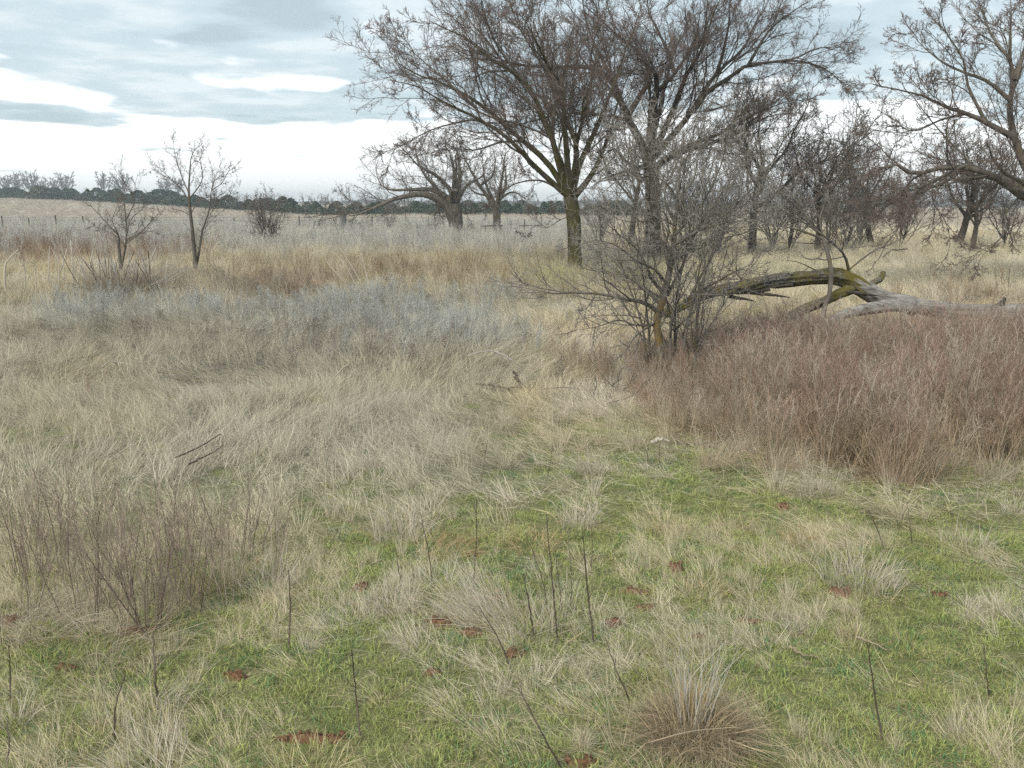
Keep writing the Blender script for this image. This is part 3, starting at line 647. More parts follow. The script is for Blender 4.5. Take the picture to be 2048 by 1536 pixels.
def tree_second():
    rng = np.random.default_rng(202); Y = 29.0; b = at(1305, 517, Y); b[2] = float(gz(b[0], b[1]))
    root = thing('bare_tree', b, 'tall dark bare tree standing behind the thorny sapling with wide crown', 'tree')
    tp = [b - np.array([0, 0, 0.15]), at(1306, 440, Y), at(1304, 360, Y), at(1296, 310, Y)]
    (v, q), P, rad = trunk_mesh(rng, tp, 0.25, 0.22)
    link('trunk', mesh_of('trunk', [(v - b, q)]), M['bark_dark'], root)
    LB = [([(1298, 318), (1270, 262), (1247, 219), (1236, 182), (1192, 138), (1119, 131), (1017, 124), (919, 117)], 0.140, 0.017, -1.5),
          ([(1255, 232), (1290, 175), (1301, 153), (1283, 109), (1247, 80), (1200, 40), (1160, 0)], 0.104, 0.017, 0.8),
          ([(1296, 316), (1300, 250), (1305, 197), (1349, 146), (1393, 73), (1400, 0)], 0.122, 0.017, -1.0),
          ([(1298, 325), (1340, 275), (1386, 219), (1434, 146), (1488, 98), (1503, 55), (1540, 0)], 0.131, 0.017, 1.0),
          ([(1386, 222), (1416, 182), (1459, 157), (1496, 131), (1583, 120), (1642, 98), (1690, 95)], 0.094, 0.013, -1.0),
          ([(1545, 124), (1590, 122), (1642, 135), (1682, 162), (1700, 190)], 0.048, 0.010, -1.2),
          ([(1300, 335), (1262, 330), (1230, 300), (1190, 320)], 0.075, 0.012, -2.0),
          ([(1255, 240), (1207, 230), (1138, 226), (1083, 237), (1003, 259)], 0.056, 0.012, -3.5),
          ([(1300, 345), (1350, 310), (1410, 290), (1470, 270), (1520, 240), (1590, 225)], 0.094, 0.013, 1.5),
          ([(1304, 370), (1260, 345), (1220, 352), (1190, 370)], 0.075, 0.012, 1.5),
          ([(1236, 182), (1200, 110), (1170, 40), (1165, -30)], 0.075, 0.013, 1.0),
          ([(1349, 146), (1330, 90), (1300, 30), (1290, -30)], 0.066, 0.012, 1.2),
          ([(1434, 146), (1450, 90), (1460, 30), (1465, -30)], 0.066, 0.012, -1.2),
          ([(1496, 131), (1540, 60), (1590, 20), (1640, -10)], 0.056, 0.012, 0.8)]
    limbs = [limb_from(limb3(p, Y, d), r0, r1, 16) for p, r0, r1, d in LB]
    ax = at(1300, 330, Y)
    for k, a, s in ((2, 1.5, 0.8), (3, -1.3, 0.8), (0, 1.1, 0.75), (8, -1.0, 0.9)):
        P, r_ = limbs[k]; limbs.append((rot_limb(P, ax, a, s), r_))
    build_limbs(rng, root, b, limbs, LV_BIG, (M['bark_dark'], M['bark_dark'], M['twig_red']), 0, 0.008, 0.05)
def tree_right():
    rng = np.random.default_rng(203); Y = 20.0; b = rooted(*at(2135, 560, Y)[:2])
    root = thing('bare_tree', b, 'bare tree leaning in from the right edge with drooping lower limb', 'tree')
    tp = [b - np.array([0, 0, 0.15]), at(2128, 500, Y), at(2112, 440, Y), at(2090, 395, Y)]
    (v, q), P, rad = trunk_mesh(rng, tp, 0.24, 0.2)
    link('trunk', mesh_of('trunk', [(v - b, q)]), M['bark'], root)
    LB = [([(2095, 400), (2060, 345), (2048, 328), (2026, 275), (2024, 204), (2032, 157), (2021, 120), (2017, 73), (2024, 0)], 0.119, 0.019, 0.8),
          ([(2027, 274), (1970, 244), (1930, 226), (1878, 208), (1842, 193), (1787, 175), (1751, 168)], 0.072, 0.012, -0.8),
          ([(2024, 204), (1977, 164), (1933, 146), (1889, 128), (1849, 95), (1820, 60)], 0.051, 0.010, 0.8),
          ([(2100, 410), (2048, 394), (2017, 372), (1970, 346), (1915, 335), (1860, 339), (1827, 350), (1787, 328), (1762, 335), (1714, 364), (1685, 395)], 0.111, 0.014, -1.0),
          ([(2095, 398), (2040, 362), (2000, 335), (1972, 290)], 0.076, 0.034, -1.6),
          ([(1985, 352), (1940, 330), (1900, 345), (1850, 370), (1800, 385), (1750, 410)], 0.047, 0.010, -1.8),
          ([(1927, 336), (1890, 365), (1840, 385), (1800, 420), (1760, 440)], 0.043, 0.010, 0.5),
          ([(1972, 246), (1940, 180), (1925, 120), (1890, 60), (1880, 10)], 0.043, 0.010, -0.5),
          ([(1930, 228), (1880, 240), (1830, 262), (1790, 250), (1755, 262)], 0.034, 0.009, 0.6),
          ([(2030, 160), (2050, 100), (2070, 40), (2060, -20)], 0.060, 0.013, 0.2),
          ([(2021, 120), (1990, 80), (1965, 30), (1950, -20)], 0.043, 0.010, 1.0),
          ([(2040, 392), (2010, 430), (2005, 470), (1970, 505), (1958, 520)], 0.025, 0.010, -1.4),
          ([(1870, 340), (1865, 400), (1890, 440), (1900, 480), (1895, 515)], 0.017, 0.009, -1.0)]
    limbs = [limb_from(limb3(p, Y, d), r0, r1, 16) for p, r0, r1, d in LB]
    ax = at(2095, 400, Y)
    for k, a, s in ((0, 1.4, 0.9), (3, 2.4, 0.8), (1, 1.8, 0.9), (3, -1.1, 0.6)):
        P, r_ = limbs[k]; limbs.append((rot_limb(P, ax, a, s), r_))
    build_limbs(rng, root, b, limbs, LV_BIG, (M['bark'], M['bark'], M['twig_red']), 0, 0.007, 0.05)

LV_MID = [dict(n=9, t0=0.15, ang=(30, 60), ratio=0.45, K=7, S=4, wob=0.2, up=0.06, rr=0.55, rmin=0.014, ref=3.0),
          dict(n=7, t0=0.15, ang=(30, 65), ratio=0.46, K=4, S=3, wob=0.22, up=0.05, rr=0.6, rmin=0.009),
          dict(n=4.6, t0=0.15, ang=(30, 70), ratio=0.5, K=3, S=3, wob=0.16, up=0.04, rr=0.7, rmin=0.006),
          dict(n=2, t0=0.15, ang=(30, 70), ratio=0.5, K=2, S=3, wob=0.22, up=0.04, rr=0.7, rmin=0.005, tipr=0.7)]
def tree_pasture():
    rng = np.random.default_rng(204); Y = 52.0; b = rooted(*at(911, 470, Y)[:2])
    root = thing('bare_tree', b, 'squat bare tree with flared trunk and long drooping limb in the pasture', 'tree')
    tp = [b - np.array([0, 0, 0.2]), at(911, 445, Y), at(907, 425, Y), at(905, 408, Y)]
    (v, q), P, rad = trunk_mesh(rng, tp, 0.30, 0.52, flare=0.12); link('trunk', mesh_of('trunk', [(v - b, q)]), M['bark'], root)
    LB = [([(904, 425), (885, 405), (871, 396), (839, 389), (791, 397), (736, 418), (690, 432)], 0.27, 0.05, -1.5),
          ([(903, 408), (890, 392), (857, 379), (798, 379), (766, 370), (755, 350)], 0.2, 0.04, 1.0),
          ([(908, 412), (916, 385), (920, 345), (915, 305), (905, 290)], 0.2, 0.04, 0.5),
          ([(906, 410), (900, 380), (878, 355), (850, 340), (820, 310), (800, 295)], 0.17, 0.03, -1.0),
          ([(910, 412), (935, 370), (965, 350), (975, 315)], 0.14, 0.03, 1.5),
          ([(736, 418), (700, 400), (685, 385), (672, 378)], 0.05, 0.02, 0.3),
          ([(745, 414), (700, 425), (660, 437), (622, 446)], 0.05, 0.02, -0.6),
          ([(912, 418), (935, 425), (960, 420), (980, 425)], 0.06, 0.02, -1.0),
          ([(870, 397), (880, 430), (905, 435)], 0.05, 0.02, -1.8),
          ([(891, 394), (850, 350), (830, 300), (850, 270)], 0.12, 0.03, 1.8)]
    limbs = [limb_from(limb3(p, Y, d), r0, r1, 14) for p, r0, r1, d in LB]; ax = at(906, 412, Y)
    for k, a, s in ((3, 1.4, 0.9), (1, 1.9, 0.8), (2, 1.0, 1.0), (0, -1.5, 0.7)):
        P, r_ = limbs[k]; limbs.append((rot_limb(P, ax, a, s), r_))
    build_limbs(rng, root, b, limbs, LV_MID, (M['bark'], M['bark'], M['twig']), 0, 0, 0.05)
    Y = 56.0; b = rooted(*at(994, 469, Y)[:2])
    root = thing('bare_tree', b, 'slim forked bare tree just right of the squat pasture tree', 'tree')
    tp = [b - np.array([0, 0, 0.2]), at(994, 448, Y), at(993, 420, Y)]
    (v, q), P, rad = trunk_mesh(rng, tp, 0.25, 0.22, flare=0.3); link('trunk', mesh_of('trunk', [(v - b, q)]), M['bark'], root)
    LB = [([(993, 424), (975, 392), (960, 372), (945, 345), (925, 310), (918, 285)], 0.17, 0.03, -0.8),
          ([(994, 424), (1000, 395), (1012, 372), (1010, 335), (1000, 300)], 0.14, 0.03, 1.0),
          ([(1000, 398), (1020, 385), (1040, 390), (1065, 415)], 0.09, 0.02, -1.0),
          ([(960, 372), (985, 350), (990, 320), (985, 290)], 0.09, 0.02, 0.6),
          ([(975, 392), (950, 385), (930, 365), (905, 355)], 0.08, 0.02, 1.0)]
    limbs = [limb_from(limb3(p, Y, d), r0, r1, 14) for p, r0, r1, d in LB]; ax = at(993, 420, Y)
    for k, a, s in ((0, 1.6, 0.8), (1, 2.2, 0.9)):
        P, r_ = limbs[k]; limbs.append((rot_limb(P, ax, a, s), r_))
    build_limbs(rng, root, b, limbs, LV_MID, (M['bark'], M['bark'], M['twig']), 0, 0, 0.05)
def auto_tree(seed, px, py, Y, hgt, r, nl, label, cat='tree', name='bare_tree', spread=0.9, mats=None, levels=None, group=None, trunk_frac=0.3, lean=(0, 0), up=0.12, budn=0, ang=(25, 55), budsize=0.012):
    rng = np.random.default_rng(seed); b = rooted(*at(px, py, Y)[:2]); root = thing(name, b, label, cat, group)
    mats = mats or (M['bark_dark'], M['bark_dark'], M['twig']); K = 9; r = r * (0.66 if trunk_frac > 0.1 else 0.8)
    P = np.empty((K, 3)); P[0] = b - np.array([0, 0, 0.1]); d = np.array([lean[0], lean[1], 1.0])
    th = hgt * max(trunk_frac * 1.5, 0.25)
    for k in range(1, K): d = nrm(d + rng.normal(0, 0.07, 3)); P[k] = P[k - 1] + d * th / (K - 1)
    (v, q), _, rad = trunk_mesh(rng, P, r, r * 0.6, K=24, S=12, flare=0.3); link('trunk', mesh_of('trunk', [(v - b, q)]), mats[0], root)
    limbs = []
    for i in range(nl):
        t = 0.55 + 0.45 * (i + 0.5) / nl if trunk_frac > 0.1 else rng.uniform(0.0, 0.5)
        p0 = P[0] + (P[-1] - P[0]) * t if False else np.array([np.interp(t * (K - 1), np.arange(K), P[:, j]) for j in range(3)])
        a = i * 2.4 + rng.normal(0, 0.4); th_ = R(rng.uniform(*ang)); Lb = (hgt - (p0[2] - b[2])) * rng.uniform(0.8, 1.1) * (0.75 + 0.5 * math.sin(th_)) * spread
        d = np.array([math.cos(a) * math.sin(th_), math.sin(a) * math.sin(th_), math.cos(th_)]); pp = [p0]
        for k in range(7): d = nrm(d + rng.normal(0, 0.14, 3) + np.array([0, 0, up])); pp.append(pp[-1] + d * Lb / 7)
        pp = [p + (rng.normal(0, 0.05 * hgt / 4, 3) if k else 0) for k, p in enumerate(pp)]
        limbs.append(limb_from(pp, r * rng.uniform(0.35, 0.52), r * 0.1, 12))
    build_limbs(rng, root, b, limbs, levels or LV_MID, mats, budn, budsize, 0.02); return root
LV_SAP = [dict(n=11, t0=0.12, ang=(25, 55), ratio=0.40, K=6, S=4, wob=0.10, up=0.10, rr=0.5, rmin=0.005, ref=2.0, rl=0.008),
          dict(n=9, t0=0.1, ang=(35, 70), ratio=0.38, K=4, S=3, wob=0.11, up=0.06, rr=0.6, rmin=0.0035),
          dict(n=5, t0=0.15, ang=(40, 75), ratio=0.4, K=2, S=3, wob=0.12, up=0.04, rr=0.7, rmin=0.0028)]
def saplings():
    rng = np.random.default_rng(205); Y = 23.0; b = rooted(*at(390, 546, Y)[:2])
    root = thing('bare_sapling', b, 'slender bare sapling with two stems rising left of the pasture trees', 'tree')
    (v, q), P, rad = trunk_mesh(rng, [b - np.array([0, 0, .1]), at(390, 520, Y), at(386, 470, Y), at(381, 428, Y), at(378, 395, Y)], 0.055, 0.036, S=12, flare=0.2)
    link('trunk', mesh_of('trunk', [(v - b, q)]), M['bark'], root)
    LB = [([(378, 398), (378, 359), (386, 308), (400, 292), (407, 285)], 0.0310, 0.0064, 0.3), ([(391, 540), (399, 500), (404, 465), (417, 424), (424, 376), (441, 330)], 0.0372, 0.0064, 0.6),
          ([(380, 404), (360, 375), (342, 359), (320, 338), (300, 325)], 0.0186, 0.0048, -0.5), ([(378, 387), (362, 349), (350, 310), (345, 274)], 0.0186, 0.0048, 0.7),
          ([(380, 396), (398, 372), (405, 350), (400, 318), (410, 290)], 0.0186, 0.0048, -0.6), ([(418, 420), (440, 400), (460, 390), (480, 372)], 0.0155, 0.0040, 0.3),
          ([(381, 432), (360, 420), (345, 418), (330, 405)], 0.0136, 0.0040, -0.4), ([(424, 380), (445, 365), (455, 345), (480, 325)], 0.0124, 0.0040, -0.4), ([(381, 428), (400, 400), (425, 395), (455, 396)], 0.0136, 0.0040, -0.9),
          ([(345, 360), (325, 350), (310, 340), (292, 348)], 0.0112, 0.0040, 0.5)]
    build_limbs(rng, root, b, [limb_from(limb3(p, Y, d), r0, r1, 12) for p, r0, r1, d in LB], LV_SAP, (M['bark'], M['twig'], M['twig']), 0, 0, 0.02)
    Y = 22.0; b = rooted(*at(243, 552, Y)[:2])
    root = thing('bare_sapling', b, 'low spreading bare sapling growing out of the brush pile', 'tree')
    (v, q), P, rad = trunk_mesh(rng, [b - np.array([0, 0, .1]), at(240, 520, Y), at(237, 480, Y)], 0.04, 0.034, S=10, flare=0.2)
    link('trunk', mesh_of('trunk', [(v - b, q)]), M['bark'], root)
    LB = [([(237, 482), (236, 470), (205, 437), (185, 415), (172, 398)], 0.0217, 0.0048, -0.5), ([(243, 535), (252, 485), (252, 440), (249, 410), (253, 370), (238, 350)], 0.0279, 0.0048, 0.4),
          ([(252, 486), (280, 466), (300, 445), (322, 422)], 0.0217, 0.0048, -0.3), ([(252, 440), (268, 405), (270, 375), (275, 350)], 0.0155, 0.0040, -0.5),
          ([(237, 470), (225, 440), (235, 410), (228, 385)], 0.0155, 0.0040, 0.6), ([(254, 478), (290, 465), (318, 462)], 0.0124, 0.0040, 0.5), ([(238, 476), (215, 462), (195, 455), (178, 452)], 0.0124, 0.0040, 0.4),
          ([(253, 470), (262, 440), (290, 410), (300, 390)], 0.0136, 0.0040, 0.7)]
    build_limbs(rng, root, b, [limb_from(limb3(p, Y, d), r0, r1, 12) for p, r0, r1, d in LB], LV_SAP, (M['bark'], M['twig'], M['twig']), 0, 0, 0.02)
    LVB = [dict(LV_SAP[0], n=9), dict(LV_SAP[1], n=7, rmin=0.006), dict(LV_SAP[2], n=4, rmin=0.005)]
    auto_tree(31, 535, 492, 37.0, 2.15, 0.055, 17, 'dome shaped leafless bush in the grey weeds', 'bush', 'bare_bush', 1.0, (M['bark'], M['twig'], M['twig']), LVB, None, 0.05, up=0.08, ang=(8, 52))
    auto_tree(32, 778, 460, 60.0, 1.5, 0.05, 9, 'small thin bush in front of the distant pasture field', 'bush', 'bare_bush', 1.0, (M['twig'], M['twig'], M['twig']), LVB, None, 0.05, up=0.05, ang=(8, 45))
LV_TH = [dict(n=11, t0=0.12, ang=(25, 60), ratio=0.50, K=7, S=4, wob=0.12, up=0.06, rr=0.5, rmin=0.0042, ref=1.2, rl=0.010),
         dict(n=7, t0=0.08, ang=(30, 70), ratio=0.48, K=4, S=3, wob=0.13, up=0.04, rr=0.6, rmin=0.0030, rl=0.010),
         dict(n=3, t0=0.10, ang=(35, 75), ratio=0.48, K=3, S=3, wob=0.12, up=0.03, rr=0.65, rmin=0.0025, rl=0.010)]
def thorny():
    rng = np.random.default_rng(206); Y = 8.7; b = rooted(*at(1319, 775, Y)[:2])
    root = thing('thorny_tree', b, 'tangled thorny bare sapling with yellow lichen on its stem', 'tree')
    (v, q), P, rad = trunk_mesh(rng, [b - np.array([0, 0, .08]), at(1320, 700, Y), at(1314, 650, Y), at(1318, 625, Y), at(1328, 595, Y)], 0.040, 0.036, S=14, flare=0.3)
    link('trunk', mesh_of('trunk', [(v - b, q)]), M['orange_lichen'], root)
    LB = [([(1326, 600), (1338, 555), (1346, 500), (1352, 440), (1358, 380), (1362, 320), (1370, 265)], 0.036, 0.006, 0.1),
          ([(1318, 626), (1290, 606), (1240, 596), (1190, 588), (1130, 582), (1075, 577), (1035, 564)], 0.026, 0.005, -0.3),
          ([(1322, 610), (1290, 580), (1265, 560), (1225, 545), (1180, 540)], 0.016, 0.004, 0.5),
          ([(1330, 590), (1300, 555), (1297, 540), (1275, 500), (1240, 470), (1205, 440)], 0.018, 0.004, -0.5),
          ([(1335, 570), (1310, 540), (1270, 520), (1230, 490), (1190, 480)], 0.015, 0.004, -0.9),
          ([(1345, 510), (1315, 470), (1280, 420), (1250, 370), (1225, 330)], 0.016, 0.004, 0.4),
          ([(1350, 470), (1385, 430), (1420, 380), (1445, 320), (1455, 270)], 0.017, 0.004, -0.4),
          ([(1344, 520), (1390, 500), (1440, 480), (1490, 465), (1540, 450)], 0.015, 0.004, 0.6),
          ([(1338, 770), (1342, 660), (1345, 620), (1375, 600), (1400, 560), (1418, 520), (1440, 470), (1480, 420)], 0.022, 0.004, 0.3),
          ([(1385, 770), (1393, 680), (1395, 620), (1405, 580), (1410, 530), (1400, 460), (1420, 400)], 0.020, 0.004, -0.5),
          ([(1335, 590), (1350, 560), (1370, 520), (1385, 470), (1390, 400), (1410, 340), (1430, 290)], 0.018, 0.004, 0.7),
          ([(1340, 540), (1320, 480), (1300, 410), (1300, 340), (1290, 290), (1270, 250)], 0.018, 0.004, -0.8),
          ([(1313, 650), (1270, 650), (1235, 640), (1190, 655), (1150, 660)], 0.014, 0.004, -0.4),
          ([(1316, 640), (1275, 670), (1255, 695), (1240, 720)], 0.013, 0.005, -0.5),
          ([(1348, 490), (1400, 460), (1460, 420), (1510, 370), (1540, 330)], 0.015, 0.004, -0.8),
          ([(1352, 450), (1330, 400), (1335, 340), (1320, 280), (1330, 240)], 0.014, 0.004, 0.9),
          ([(1400, 580), (1440, 560), (1480, 540), (1530, 545)], 0.013, 0.004, -0.6),
          ([(1350, 520), (1375, 470), (1420, 440), (1470, 400), (1500, 350)], 0.015, 0.004, 1.0),
          ([(1330, 600), (1280, 570), (1220, 530), (1180, 490)], 0.014, 0.004, 1.1),
          ([(1356, 400), (1390, 350), (1400, 300), (1440, 240)], 0.012, 0.004, 0.3),
          ([(1356, 400), (1325, 360), (1260, 340), (1220, 290)], 0.012, 0.004, -0.3),
          ([(1303, 775), (1292, 700), (1282, 640), (1255, 560), (1228, 470), (1215, 400)], 0.017, 0.004, 0.4), ([(1358, 775), (1368, 690), (1388, 600), (1428, 500), (1452, 400), (1460, 330)], 0.018, 0.004, 0.4), ([(1347, 770, 0.3), (1350, 690, 0.35), (1352, 600), (1372, 500), (1384, 400), (1378, 300)], 0.018, 0.004, 0.6), ([(1296, 775, 0.3), (1300, 690, 0.4), (1290, 590, 0.5), (1280, 480), (1275, 380), (1290, 300)], 0.016, 0.004, 0.6), ([(1372, 775), (1400, 690), (1440, 620), (1480, 560), (1520, 500)], 0.014, 0.004, 0.2),
          ([(1360, 350), (1345, 300), (1350, 250), (1335, 205)], 0.010, 0.003, 0.2), ([(1362, 330), (1390, 290), (1410, 240), (1405, 200)], 0.010, 0.003, -0.3), ([(1300, 420), (1270, 350), (1255, 290), (1230, 240)], 0.011, 0.003, 0.4),
          ([(1385, 470), (1440, 390), (1490, 320), (1500, 260)], 0.012, 0.003, 0.4), ([(1400, 460), (1460, 440), (1520, 400), (1560, 380)], 0.011, 0.003, 0.2)]
    build_limbs(rng, root, b, [limb_from(limb3(p, Y, d), r0, r1, 14) for p, r0, r1, d in LB], LV_TH, (M['thorn'], M['thorn'], M['twig_pale']), 0, 0, 0.02)
    rng = np.random.default_rng(207); Y = 11.6; b = rooted(*at(1645, 668, Y)[:2])
    root = thing('leaning_sapling', b, 'bare sapling leaning over the fallen log with arching pale twigs', 'tree')
    (v, q), P, rad = trunk_mesh(rng, [b - np.array([0, 0, .08]), at(1648, 620, Y), at(1658, 590, Y), at(1662, 545, Y), at(1655, 505, Y), at(1645, 475, Y)], 0.034, 0.024, S=12, flare=0.2)
    link('trunk', mesh_of('trunk', [(v - b, q)]), M['thorn'], root)
    LB = [([(1702, 580, 0.5), (1697, 540, 0.4), (1688, 510, 0.25), (1668, 488, 0.1), (1642, 468, 0.0), (1610, 440, -.1), (1570, 410, -.2), (1530, 380, -.2)], 0.026, 0.005, 0.0),
          ([(1645, 478), (1615, 466), (1575, 455), (1530, 450), (1490, 462)], 0.018, 0.004, -0.4), ([(1646, 480), (1620, 440), (1580, 400), (1540, 370), (1500, 350)], 0.018, 0.004, 0.3),
          ([(1648, 482), (1640, 440), (1652, 400), (1660, 360)], 0.014, 0.004, 0.2), ([(1645, 470), (1600, 440), (1560, 420), (1520, 412)], 0.014, 0.004, -0.5), ([(1655, 505), (1670, 480), (1690, 460), (1730, 440)], 0.012, 0.004, 0.3),
          ([(1640, 466), (1595, 425), (1550, 385), (1515, 340)], 0.012, 0.004, -0.2)]
    LVS = [dict(LV_TH[0], n=8), dict(LV_TH[1], n=5, wob=0.14), dict(LV_TH[2], n=3)]
    build_limbs(rng, root, b, [limb_from(limb3(p, Y, d), r0, r1, 14) for p, r0, r1, d in LB], LVS, (M['thorn'], M['thorn'], M['twig_pale']), 0, 0, 0.02)
def grove():
    mt = (M['bark_dark'], M['bark'], M['twig']); mg = (M['bark_grey'], M['bark'], M['twig_pale']); g = None
    auto_tree(41, 1505, 508, 32, 6.6, 0.22, 7, 'straight dark trunked bare tree behind the mossy end of the log', 'tree', mats=mt, lean=(0.02, 0))
    auto_tree(42, 1636, 508, 33, 5.6, 0.17, 7, 'short dark bare tree behind the sapling leaning on the log', 'tree', mats=mt, lean=(-0.15, 0))
    auto_tree(43, 1745, 492, 38, 4.8, 0.20, 7, 'leaning bare tree under the tip of the drooping limb', 'tree', mats=mt, lean=(-0.25, 0))
    auto_tree(44, 1912, 497, 36, 4.6, 0.24, 7, 'leaning thick trunked bare tree under the drooping limb', 'tree', mats=mt, lean=(0.15, 0))
    auto_tree(45, 1945, 500, 35, 5.2, 0.17, 8, 'multi stemmed bare tree below the right edge tree', 'tree', mats=mt, trunk_frac=0.2, ang=(10, 40))
    auto_tree(46, 1262, 500, 38, 6.2, 0.2, 6, 'dark bare tree between the large trunk and the thorny sapling', 'tree', mats=mt, lean=(0.05, 0))
    LVT = [dict(LV_SAP[0], n=8.5, rmin=0.009), dict(LV_SAP[1], n=6.5, rmin=0.006), dict(LV_SAP[2], n=4, rmin=0.0045)]
    for i, (px, py, Y, h, lab) in enumerate(((1580, 505, 33, 4.8, 'tall grey leafless thicket bush between the dark trunks'), (1690, 500, 34, 4.4, 'grey leafless bush behind the arched part of the log'),
                                              (1805, 492, 37, 3.6, 'grey leafless bush between the two leaning trees'), (1430, 512, 30, 3.0, 'brownish leafless bush behind the thorny sapling'), (2010, 495, 37, 3.6, 'low leafless bush by the road near the right edge'),
                                              (1545, 500, 35, 4.4, 'tall grey leafless bush right of the straight dark trunk'), (1655, 498, 37, 4.0, 'tall grey leafless bush behind the short dark tree'), (1720, 496, 38, 3.4, 'thin grey leafless bush left of the leaning tree'), (1380, 505, 33, 4.0, 'tall leafless bush behind the crown of the thorny sapling'), (1200, 500, 36, 2.6, 'leafless bush right behind the large mossy trunk'))):
        auto_tree(60 + i, px, py, Y, h, 0.06, 11, lab, 'bush', 'bare_bush', 0.95, mg if i % 2 else (M['bark_dark'], M['twig'], M['twig']), LVT, None, 0.05, up=0.12, ang=(5, 40))
tree_big(); tree_second(); tree_right(); tree_pasture(); saplings(); thorny(); grove()
print('tris', sum(len(o.data.loops) - 2 * len(o.data.polygons) for o in bpy.data.objects if o.type == 'MESH' and o.users_scene))

# ------------------------------------------------------------------ far treeline
def cedar_mesh(rng, n=700):
    """crown of an eastern cedar as many small leaf sprays through a pointed egg volume (unit height, unit width)"""
    t = rng.uniform(0, 1, n) ** 0.85; prof = np.clip(1.0 - t ** 1.3, 0, 1) ** rng.uniform(0.45, 0.75) * (0.82 + 0.18 * ss(0, 0.2, t))
    lob = 0.75 + 0.45 * fbm(np.cos(t * 9) * 3 + 5, t * 5, int(rng.integers(0, 999)), 2)
    a = rng.uniform(0, 6.283, n); lob2 = 0.7 + 0.6 * fbm(np.cos(a) * 1.6 + 7, np.sin(a) * 1.6 + t * 4, int(rng.integers(0, 999)), 2)
    r = 0.5 * prof * lob * lob2 * rng.uniform(0.45, 1.0, n) ** 0.5
    c = np.stack([r * np.cos(a), r * np.sin(a), 0.02 + t * 0.96], 1)
    s = rng.uniform(0.05, 0.10, n)[:, None]; u = nrm(rng.normal(0, 1, (n, 3)) + np.array([0, 0, 0.5])) * s; v = nrm(rng.normal(0, 1, (n, 3))) * s * 0.7
    V = np.stack([c - v, c + u, c + v, c - u * 0.6], 1).reshape(-1, 3); q = np.arange(n * 4).reshape(n, 4)
    return mesh_of('crown', [(V, q)], smooth=False)
def leaf_mat(name, a, b):
    s = NT(name); s.principled(s.ramp(s.noise(0.9, 3, 0.6, s.pos()), [(0.3, a), (0.7, b)]), 0.9, spec=0.1); return s.m
M['cedar'] = leaf_mat('cedar_leaf', (0.04, 0.068, 0.04), (0.075, 0.105, 0.06)); M['cedar_brown'] = leaf_mat('bronze_cedar_leaf', (0.085, 0.085, 0.05), (0.13, 0.12, 0.075))
def fuzzy_tree_mesh(rng, rmin=0.02, nl=8, dens=(5, 4, 3)):
    """unit height bare tree for the far edge of the field"""
    K = 6; P = np.zeros((K, 3)); P[:, 2] = np.linspace(0, 0.4, K); P[1:, :2] += rng.normal(0, 0.008, (K - 1, 2))
    tr = tubes(P[None], np.linspace(0.022, 0.012, K)[None], 5)
    Lm = []
    for i in range(nl):
        th = R(rng.uniform(8, 48)); a = i * 2.4; p = P[rng.integers(2, K)].copy(); d = np.array([math.cos(a) * math.sin(th), math.sin(a) * math.sin(th), math.cos(th)]); pp = [p]
        for k in range(6): d = nrm(d + rng.normal(0, 0.1, 3) + np.array([0, 0, 0.06])); pp.append(pp[-1] + d * 0.66 * rng.uniform(0.8, 1.05) / 6)
        Lm.append(spline(pp, 8))
    Lm = np.array(Lm); Lr = np.repeat(np.linspace(0.010, rmin * 0.2, 8)[None], nl, 0)
    ch = [tubes(Lm, Lr, 4)]; p, r = Lm, Lr
    for n, ra in zip(dens, (0.42, 0.45, 0.5)):
        p, r = grow(rng, p, r, n, 0.15, 1.0, (28, 60), ra, 4, 0.15, 0.05, 0.5, rmin * 0.1, 0.5); ch.append(tubes(p, r, 3))
    return mesh_of('trunk', [tr]), mesh_of('crown', ch)
